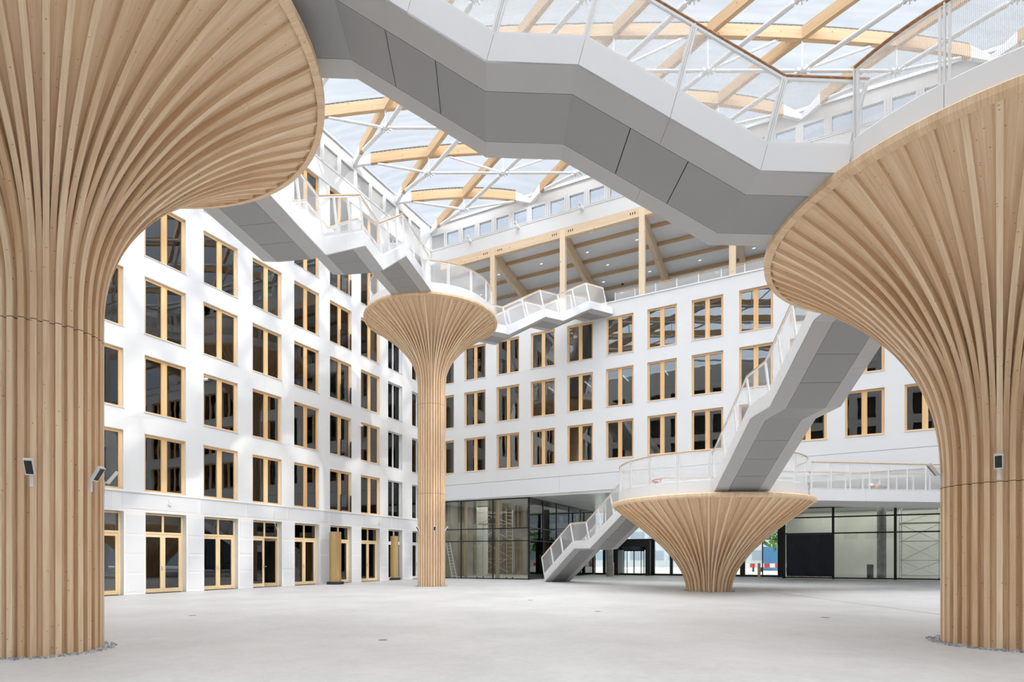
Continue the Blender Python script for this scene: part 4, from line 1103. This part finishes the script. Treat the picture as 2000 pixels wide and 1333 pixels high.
for s, lab in ((7.6, 'third'), (12.5, 'second'), (3.6, 'first')):
    m2 = MB(); m2.box(s-.12, s+.12, -.35, -.05, 25.45, 25.58, BF); m2.bar(BF(s, -.25, 25.58), BF(s, -.45, 25.75), .12, .1)
    tag(m2.obj('floodlight', M['white']), '%s small white floodlight on the sill under the clerestory, counted from the corner' % lab, 'floodlight')
# linear lights in the rooms behind upper windows
me = MB().box(-.03, .03, -.7, .7, 0, .04).mesh('linear_light', M['light'])
def strip(mtx, lab, grp):
    o = bpy.data.objects.new('linear_light', me); COL.objects.link(o); o.matrix_world = mtx; tag(o, lab, 'light', grp)
for i, s in enumerate(BW):
    for z in BZ[1:]:
        strip(BM(s+.75, zb(z, s)+2.45, 2.2), 'slim linear ceiling light seen through a back wall window', 'ceiling lights behind the back wall windows')
for i, u in enumerate(LU[2:10]):
    for z in LZ[2:5]:
        strip(LM(u+1.1, z+2.5, 2.2), 'slim linear ceiling light seen through a left wall window', 'ceiling lights behind the left wall windows')

# ------------------------------------------------------------ floor details
def hatch(px, py, r, lab):
    Y = 1.6*F/(py-HY); o = MB().lathe([(0, .004), (r-.02, .004), (r, .002), (r, 0)], 24).obj('floor_cover', M['concrete'], smooth=True); o.location = ((px-1000)/F*Y, Y, 0.001); tag(o, lab, 'floor cover')
hatch(748, 1251, .09, 'small round metal cover in the open floor, nearest the viewer')
hatch(376, 1203, .10, 'small round metal cover in the floor towards the left doors')
hatch(1168, 1195, .10, 'small round metal cover in the floor near the centre')
hatch(1612, 1207, .12, 'small round metal cover in the floor left of the right column')
hatch(1036, 1173, .10, 'small round metal cover in the floor beyond the centre')
struct(MB().box(12.03, 12.06, 12, 27, .0, .003).obj('trim_60', M['concrete']))
struct(MB().box(8.5, 24.7, 2.0, 2.04, 0, .003, TT).obj('trim_61', M['concrete']))
# a lighter strip of floor by the left wall
struct(MB().box(U0, DB, -.42, -.36, 0, .006, LF).obj('baseboard_left', M['concrete']))

# ------------------------------------------------------------ person behind the gallery railing, bits on the platform
def person():
    base = Vector((17.95, 27.7, 4.66)); r = thing('person', 'kneeling person bent low in white helmet and beige jacket behind the gallery railing', 'person', tuple(base))
    me = bpy.data.meshes.new('body')
    V = [(0, 0, .34), (-.14, 0, .40), (-.30, -.01, .44), (-.42, -.02, .42), (-.50, -.02, .38), (-.36, .17, .38), (-.42, .24, .20), (-.55, .20, .06), (-.36, -.19, .38), (-.44, -.25, .20), (-.58, -.2, .06)]
    Ed = [(0, 1), (1, 2), (2, 3), (3, 4), (2, 5), (5, 6), (6, 7), (2, 8), (8, 9), (9, 10)]
    R_ = [.15, .15, .16, .08, .07, .075, .05, .04, .075, .05, .04]
    me.from_pydata(V, Ed, []); o = link('body', me, r); me.materials.append(M['beige'])
    md = o.modifiers.new('skin', 'SKIN'); o.modifiers.new('sub', 'SUBSURF').levels = 1; o.modifiers['sub'].render_levels = 2
    for i, sv in enumerate(me.skin_vertices[0].data): sv.radius = (R_[i], R_[i]); sv.use_root = (i == 0)
    MB().lathe([(0, -.11), (.07, -.09), (.09, 0), (.085, .07), (0, .1)], 16, c=(-.56, -.02, .40)).obj('head', M['skin'], r, smooth=True)
    MB().lathe([(.15, .0), (.14, .02), (.12, .03), (.115, .08), (.08, .13), (0, .15)], 20, c=(-.56, -.02, .42)).obj('helmet', M['white'], r, smooth=True)
    t = MB(); t.tube([(.02, .1, .36), (-.12, .13, .12), (.28, .13, .07)], [.13, .09, .06], 12); t.tube([(.02, -.1, .36), (-.12, -.13, .12), (.28, -.13, .07)], [.13, .09, .06], 12); t.obj('trousers', M['jeans'], r, smooth=True)
    for y_ in (.13, -.13): MB().box(.26, .40, y_-.05, y_+.05, .0, .1).obj('boot', M['dark'], r)
person()
m2 = MB(); p = Vector((6.3, 24.9, 4.76)); rnd = random.Random(3)
m2.tube([p+Vector((rnd.uniform(-.2, .2), rnd.uniform(-.1, .1), .03+.05*k % .3)) for k in range(9)], .03, 6); tag(m2.obj('hose_bundle', M['red'], smooth=True), 'small tangle of red strap on the low platform behind the railing', 'strap')

# ------------------------------------------------------------ street outside the entrance
struct(MB().box(54.4, 130, -60, 90, -.2, -.05, lambda x, y, z: W(x, y, z)).obj('ground_street', M['asphalt']))
def building(u0, u1, w0, w1, h, rows, cols, lab):
    r = thing('building', lab, 'building', tuple(W(u0, w0, 0))); O = W(u0, w0, 0); T = lambda x, y, z: W(x, y, z)-O
    MB().box(u0, u1, w0, w1, -.1, h, T).obj('wall', M['facade_white'], r)
    for k in range(rows):
        for c in range(cols):
            a = w0+(w1-w0)*(c+.12)/cols; b = w0+(w1-w0)*(c+.88)/cols; z = 1.2+k*3.3
            MB().box(u0-.05, u0+.02, a, b, z, z+1.6, T).obj('window', M['far_glass'], r)
building(100, 112, -8, 22, 18, 5, 9, 'pale office building across the street left of the low column')
building(96, 110, 26, 52, 14, 4, 8, 'pale office building across the street right of the low column')
o = tag(MB().box(80, 83, 21.6, 23.6, 0, 3.0, lambda x, y, z: W(x, y, z)).obj('container', M['blue']), 'blue site container on the street outside', 'container')
for k in range(6):
    s = 14+k*2.6
    b_ = thing('barrier', 'red and white road barrier on the street outside', 'barrier', tuple(W(70, s, 0)), 'road barriers outside'); O = W(70, s, 0)
    for q in range(4): MB().box(70, 70.1, s+q*.55, s+q*.55+.53, .5, .95, lambda x, y, z: W(x, y, z)-O).obj('board', M['red'] if q % 2 else M['white'], b_)
    MB().box(69.9, 70.2, s+.1, s+.3, 0, .5, lambda x, y, z: W(x, y, z)-O).obj('leg', M['dark'], b_); MB().box(69.9, 70.2, s+1.9, s+2.1, 0, .5, lambda x, y, z: W(x, y, z)-O).obj('leg', M['dark'], b_)
def small_tree(u, s, lab):
    r = thing('street_tree', lab, 'tree', tuple(W(u, s, 0))); MB().tube([(0, 0, 0), (0.1, 0, 3)], [.15, .1], 8).obj('trunk', M['concrete'], r); rnd = random.Random(int(s))
    m2 = MB()
    for k in range(260):
        c = Vector((rnd.gauss(0, .8), rnd.gauss(0, .8), 3.6+rnd.gauss(0, .8))); a = Vector((rnd.uniform(-1, 1), rnd.uniform(-1, 1), rnd.uniform(-1, 1))).normalized()*.22; b = a.cross(Vector((rnd.random(), rnd.random(), 1))).normalized()*.18
        m2.face([c-a-b, c+a-b, c+a+b, c-a+b])
    m2.obj('foliage', M['green'], r, weld=False)
small_tree(76, 24.5, 'small green street tree seen through the entrance glass'); small_tree(84, 11, 'small green street tree left of the revolving door')
